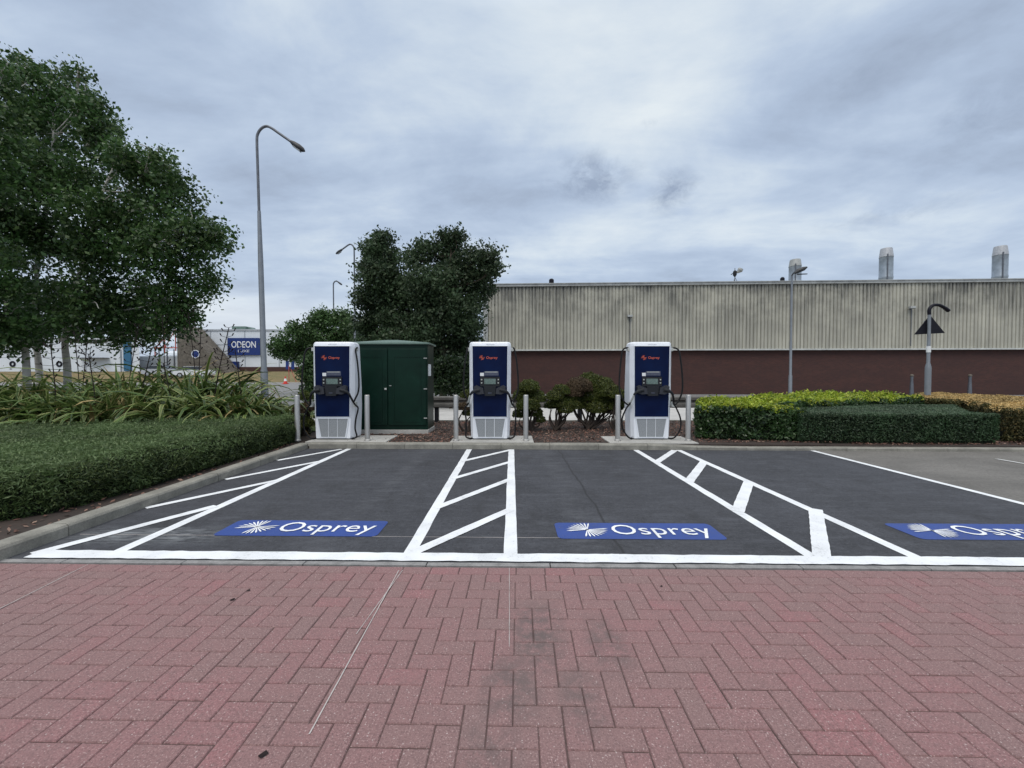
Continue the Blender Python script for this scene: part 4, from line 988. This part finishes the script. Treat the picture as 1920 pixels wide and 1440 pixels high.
hedge('wide low clipped green hedge in the left foreground along the kerb', [(HX-.02,4.5),(HX+.02,6),(HX,8.05),(-4.6,8.7),(-6.2,8.1),(-8.5,7.75),(-12,7.5),(-12,3.05),(-8,3.15),(-5.6,3.27),(-4.75,3.45),(-4.32,3.8)],
      .085, lambda x, y: .50+.03*np.sin(x*.9)+.012*(y-5), 6500, .046, M['hedge_lit_top'], M['hedge_leaf'], .035, .24, .24, stray=.06, sidedens=7500, bias=.12)
def gp(px, py, z): return G(px, py, z)
# yellow topped hedge
zy = .80
yp = [gp(1306,822,.09), gp(1400,826,.09), gp(1508,828,.09), (gp(1508,828,.09)[0]+.02, 9.0), (A(1700,760,11.4).x, 10.9), (A(1700,760,11.4).x, 12.6), (A(1500,740,12.6).x, 12.6), (A(1320,740,9.5).x, 9.9)]
hedge('glossy hedge with bright yellow-green top right of the last bollard', yp, .08, lambda x, y: .76+.02*(y-8)+.02*np.sin(x*3), 1500, .085, M['yellow_leaf'], M['glossy_leaf'], .04, .10, .5, bias=.2, sidedens=1500, stray=.05, group='hedges right of the chargers')
gx0 = gp(1497,831,.07)
dp = [gx0, gp(1690,833,.07), gp(1874,833,.07), (gp(1874,833,.07)[0]-.02, 8.3), (A(1790,760,10.4).x-.1,10.3), (gx0[0]+.62,10.3), (gx0[0]+.35, 8.9)]
hedge('dark flat-topped clipped hedge in front of the yellow and browned hedges', dp, .07, .655, 4200, .040, M['hedge_lit_top_r'], M['hedge_leaf_r'], .010, .03, .42, group='hedges right of the chargers', sidedens=4200)
bp = [gp(1882,829,.07), gp(2100,831,.07), (13.5,7.95), (15,9.5), (14,13.5), (A(1702,745,13.5).x, 13.3), (A(1704,745,11.2).x+.12, 11.2), (A(1795,760,10.4).x+.15,10.4)]
hedge('browned dying hedge top at the right edge below the triangular sign', bp, .07, lambda x, y: .74+.015*(y-8), 2600, .05, M['brown_leaf'], M['brown_side'], .03, .10, .45, group='hedges right of the chargers', sidedens=3600)
# ---------------------------------------------------------------- flax plants
def flax(px, Y, h, n, label, stalks=0, dead=.06):
    b = A(px, 780, Y); t = thing('flax_plant', label, 'flax plant', (b.x, Y, .085), 0, 'flax plants behind the low hedge')
    m = MB()
    for i in range(n):
        az = random.uniform(0, 2*math.pi); L = h*random.uniform(.85,1.35); el = R(random.uniform(38,84)); w = random.uniform(.018,.042)
        droop = random.uniform(.9,3.0)*(1.25-el/R(90))+.25
        if random.random() < .3: el = R(random.uniform(66,86)); L *= .62; droop = random.uniform(.15,.6)
        b0 = Vector((random.gauss(0,.14), random.gauss(0,.14), 0))
        K = 8; p = b0.copy(); e = el; pts = [p.copy()]; dirs = []
        if random.random() < .22: kink = random.randint(4,6)
        else: kink = -1
        for k in range(K):
            e -= droop/K*(1+k*.35); 
            if k == kink: e -= random.uniform(.8,1.6)
            dv = Vector((math.cos(az)*math.cos(e), math.sin(az)*math.cos(e), math.sin(e))); p = p+dv*L/K
            if p.z < .03: p.z = .03
            pts.append(p.copy())
        side = Vector((-math.sin(az), math.cos(az), 0)); tw = random.uniform(-.7,.7)
        side = (side*math.cos(tw)+Vector((0,0,1))*math.sin(tw)).normalized()
        vs = []
        for k, q in enumerate(pts):
            s = k/K; ww = w*(.75+.6*s if s < .5 else 1.05*(1-((s-.5)/.5)**2.2)+.02)
            vs += [q-side*ww, q-side*ww*.62+Vector((0,0,-.004)), q+side*ww*.62+Vector((0,0,-.004)), q+side*ww]
        isd = random.random() < dead; fo = []; fm = []
        for k in range(K):
            o = k*4
            for c in range(3): fo.append((o+c, o+c+1, o+4+c+1, o+4+c)); fm.append(2 if isd else (0 if c == 1 else 1))
        off_ = len(m.v); m.v += [tuple(v) for v in vs]; m.f += [tuple(a+off_ for a in f) for f in fo]; m.m += fm
    m.build('leaves', [M['flax_green'], M['flax_edge'], M['flax_dead']], t, fixn=False)
    for s in range(stalks):
        a = random.uniform(-1,1)*.35; L = h*random.uniform(1.0,1.45); m = MB()
        pts = [Vector((0,0,.1)), Vector((a*.3,.05,L*.5)), Vector((a,.1,L))]; sp = smoothpath(pts, 8); m.tube(sp, .009, 5)
        for q in range(14):
            c = sp[len(sp)-1-q//2]; sd = 1 if q % 2 else -1; e = c+Vector((sd*random.uniform(.06,.17),random.uniform(-.08,.08),random.uniform(.01,.06)))
            m.tube([c, e], .004, 4); m.tube([e, e+Vector((sd*.03,0,.05))], [.009,.014], 5)
        m.build('flower_stalk', M['stalk'], t)
spots = [(-70,8.5,1.15,1),(20,8.3,1.0,0),(105,8.45,1.05,1),(180,8.3,1.12,1),(255,8.5,1.20,1),(325,8.4,1.08,1),(395,8.6,1.16,2),(455,8.7,1.05,1),(505,9.0,.88,0),(540,9.4,.62,0),
         (-30,9.9,1.3,1),(70,9.8,1.2,0),(150,10.0,1.25,2),(235,9.9,1.42,1),(310,10.1,1.38,1),(370,10.0,1.4,2),(430,10.2,1.22,0),(485,10.4,1.0,0)]
fl_lab = ['flax plant at the extreme left of the front row','flax plant in the front row left of the birch trunks','flax plant in the front row below the birch trunks','flax plant in front row just right of the birch trunks','tall flax plant in the front row below the blue striped shed','flax plant in the front row left of the stone gable','flax plant with tall seed stalks in front of the gable','flax plant in the front row left of the lamp post','low flax plant at the foot of the lamp post','smallest flax plant at the right end of the row',
          'back-row flax plant at the extreme left','back-row flax plant behind the birch trunks','back-row flax plant with two seed stalks right of the birches','tall back-row flax plant below the blue stripe','back-row flax plant left of the gable window','back-row flax plant with seed stalks under the round window','back-row flax plant below the cinema sign','low back-row flax plant beside the lamp post base']
for (px, Y, h, st), lab in zip(spots, fl_lab): flax(px, Y, h*(1.2 if px > 470 else 1.40 if Y < 9.3 else 1.55), 260 if Y < 9.3 else 270, lab, st)
# ---------------------------------------------------------------- few leaves on the paving
m = MB()
for px, py, s in ((436,1125,.016),(466,1108,.012),(494,1416,.018),(1240,1100,.01)):
    x, y = G(px, py); m.add([(x-s,y-s*.3,.003),(x,y-s,.006),(x+s,y+s*.2,.004),(x+.1*s,y+s*.8,.007)], [(0,1,2,3)])
tag(m.build('fallen_leaves', M['stalk'], fixn=False), 'few dark crumpled leaf scraps lying on the red paving', 'leaf litter', kind='stuff')
# ---------------------------------------------------------------- sky and light
SUN_EL, SUN_ROT = 52, 200
w = bpy.data.worlds.new('World'); S.world = w; w.use_nodes = True; nt = w.node_tree
for n_ in list(nt.nodes): nt.nodes.remove(n_)
out = N(nt, 'ShaderNodeOutputWorld'); sky = N(nt, 'ShaderNodeTexSky', sky_type='NISHITA'); sky.sun_disc = False
sky.sun_elevation = R(SUN_EL); sky.sun_rotation = R(SUN_ROT); sky.dust_density = 2
b1 = N(nt, 'ShaderNodeBackground'); nt.links.new(sky.outputs[0], b1.inputs[0]); b1.inputs[1].default_value = .10
tc = N(nt, 'ShaderNodeTexCoord').outputs['Generated']
nrm = N(nt, 'ShaderNodeVectorMath', operation='NORMALIZE'); nt.links.new(tc, nrm.inputs[0])
sp = N(nt, 'ShaderNodeSeparateXYZ'); nt.links.new(nrm.outputs[0], sp.inputs[0]); X_, Y_, Z_ = sp.outputs
den = math_(nt, 'ADD', math_(nt, 'MAXIMUM', Z_, 0.0), .16)
cb = N(nt, 'ShaderNodeCombineXYZ'); nt.links.new(math_(nt,'DIVIDE',X_,den), cb.inputs[0]); nt.links.new(math_(nt,'DIVIDE',Y_,den), cb.inputs[1])
pv = cb.outputs[0]
big = noise(nt, 1.0, 4, .5, mapping(nt, pv, (.55,1.0,1), (0,0,.45), (1.7,2.2,0)), .4)
strk = noise(nt, 1.0, 6, .55, mapping(nt, pv, (.55,2.3,1), (0,0,.46), (4.2,.6,0)), .5)
puff = noise(nt, 1.7, 7, .6, mapping(nt, pv, (1,1.2,1), (0,0,.2), (7,3,2)), .25)
f = math_(nt, 'ADD', math_(nt,'MULTIPLY',big,.50), math_(nt,'ADD', math_(nt,'MULTIPLY',strk,.40), math_(nt,'MULTIPLY',puff,.60)))
f = math_(nt, 'SUBTRACT', f, .215)
az = math_(nt, 'ARCTAN2', X_, Y_); el = math_(nt, 'ARCSINE', Z_)
def blob(px, py, wa, we, tilt=0.0):
    a, b_, c_ = ray(px, py); L = math.sqrt(a*a+b_*b_+c_*c_); a0 = math.atan2(a, b_); e0 = math.asin(c_/L)
    da = math_(nt,'SUBTRACT',az,a0); de = math_(nt,'SUBTRACT',el,e0)
    if tilt: de = math_(nt,'SUBTRACT',de, math_(nt,'MULTIPLY',da,tilt))
    q = math_(nt,'ADD', math_(nt,'POWER', math_(nt,'ABSOLUTE',math_(nt,'DIVIDE',da,wa)),2.0), math_(nt,'POWER', math_(nt,'ABSOLUTE',math_(nt,'DIVIDE',de,we)),2.0))
    return math_(nt,'EXPONENT', math_(nt,'MULTIPLY',q,-1.0))
for px, py, wa, we, tl, amt in ((1230,110,.20,.16,0,.05),(1040,40,.18,.08,0,.045),(1150,430,.55,.05,.20,.09),(1000,470,.28,.06,.2,.07),(1290,130,.09,.14,0,.05),(1560,210,.30,.09,.15,-.12),(1850,90,.22,.2,0,-.04),(900,200,.2,.16,0,.03),(350,130,.40,.30,0,-.015),(1680,400,.30,.035,.1,-.045),(1750,470,.4,.08,0,-.03),(700,120,.14,.08,0,-.04),(1450,300,.3,.05,.2,.03)):
    f = math_(nt,'ADD', f, math_(nt,'MULTIPLY', blob(px,py,wa,we,tl), amt))
fc = ramp(nt, f, [(.36,(.385,.465,.60)),(.45,(.465,.565,.725)),(.53,(.545,.65,.805)),(.63,(.68,.775,.88)),(.76,(.84,.91,.955))])
# small ragged dark clouds
fine = noise(nt, 13, 8, .68, mapping(nt, nrm.outputs[0], (1,1,1.6)), .3)
dk = None
for px, py, wa, we, amt in ((1108,335,.10,.045,1.15),(1262,358,.05,.042,1.0),(1215,232,.035,.015,.35),(1850,215,.07,.05,.6),(1660,402,.12,.025,.5),(425,582,.05,.012,.6),(500,590,.03,.01,.5),(1590,170,.1,.05,.35)):
    k = math_(nt,'MULTIPLY', blob(px,py,wa,we), amt); dk = k if dk is None else math_(nt,'MAXIMUM',dk,k)
dmask = ramp(nt, math_(nt,'MULTIPLY', dk, math_(nt,'ADD', .55, math_(nt,'MULTIPLY',math_(nt,'SUBTRACT',fine,.46),3.6))), [(.15,0),(.95,1)])
fc = mix(nt, fc, (.30,.37,.50), math_(nt,'MULTIPLY',dmask,.8))
hz = math_(nt,'MULTIPLY', math_(nt,'EXPONENT', math_(nt,'MULTIPLY', math_(nt,'MAXIMUM',Z_,0.0), -9.0)), .5)
fc = mix(nt, fc, (.62,.72,.84), hz)
fc = mix(nt, fc, (.90,.93,.96), math_(nt,'MULTIPLY', blob(470,600,.26,.05), .55))
# overcast sky is brightest overhead
fc = mix(nt, fc, (.76,.77,.78), ramp(nt, Z_, [(.66,0),(.82,1)]))
zf = N(nt, 'ShaderNodeMapRange'); nt.links.new(Z_, zf.inputs[0]); zf.inputs[1].default_value = .66; zf.inputs[2].default_value = 1; zf.inputs[3].default_value = 1; zf.inputs[4].default_value = 2.6
b2 = N(nt, 'ShaderNodeBackground'); nt.links.new(fc, b2.inputs[0]); nt.links.new(zf.outputs[0], b2.inputs[1])
ms = N(nt, 'ShaderNodeMixShader'); ms.inputs[0].default_value = .9
nt.links.new(b1.outputs[0], ms.inputs[1]); nt.links.new(b2.outputs[0], ms.inputs[2]); nt.links.new(ms.outputs[0], out.inputs[0])
sd = bpy.data.lights.new('sun', 'SUN'); so = bpy.data.objects.new('sun', sd); COL.objects.link(so)
sd.energy = 1.3; sd.angle = R(30); sd.color = (1,.94,.86)
# the sky's sun_rotation turns clockwise from +Y seen from above
v = Vector((math.sin(R(SUN_ROT))*math.cos(R(SUN_EL)), math.cos(R(SUN_ROT))*math.cos(R(SUN_EL)), math.sin(R(SUN_EL))))
so.rotation_euler = v.to_track_quat('Z', 'Y').to_euler(); so.location = (0,-5,20)
S.view_settings.view_transform = 'Standard'; S.view_settings.look = 'None'; S.view_settings.gamma = 1; S.view_settings.exposure = 0
S.cycles.max_bounces = 6; S.cycles.transparent_max_bounces = 4
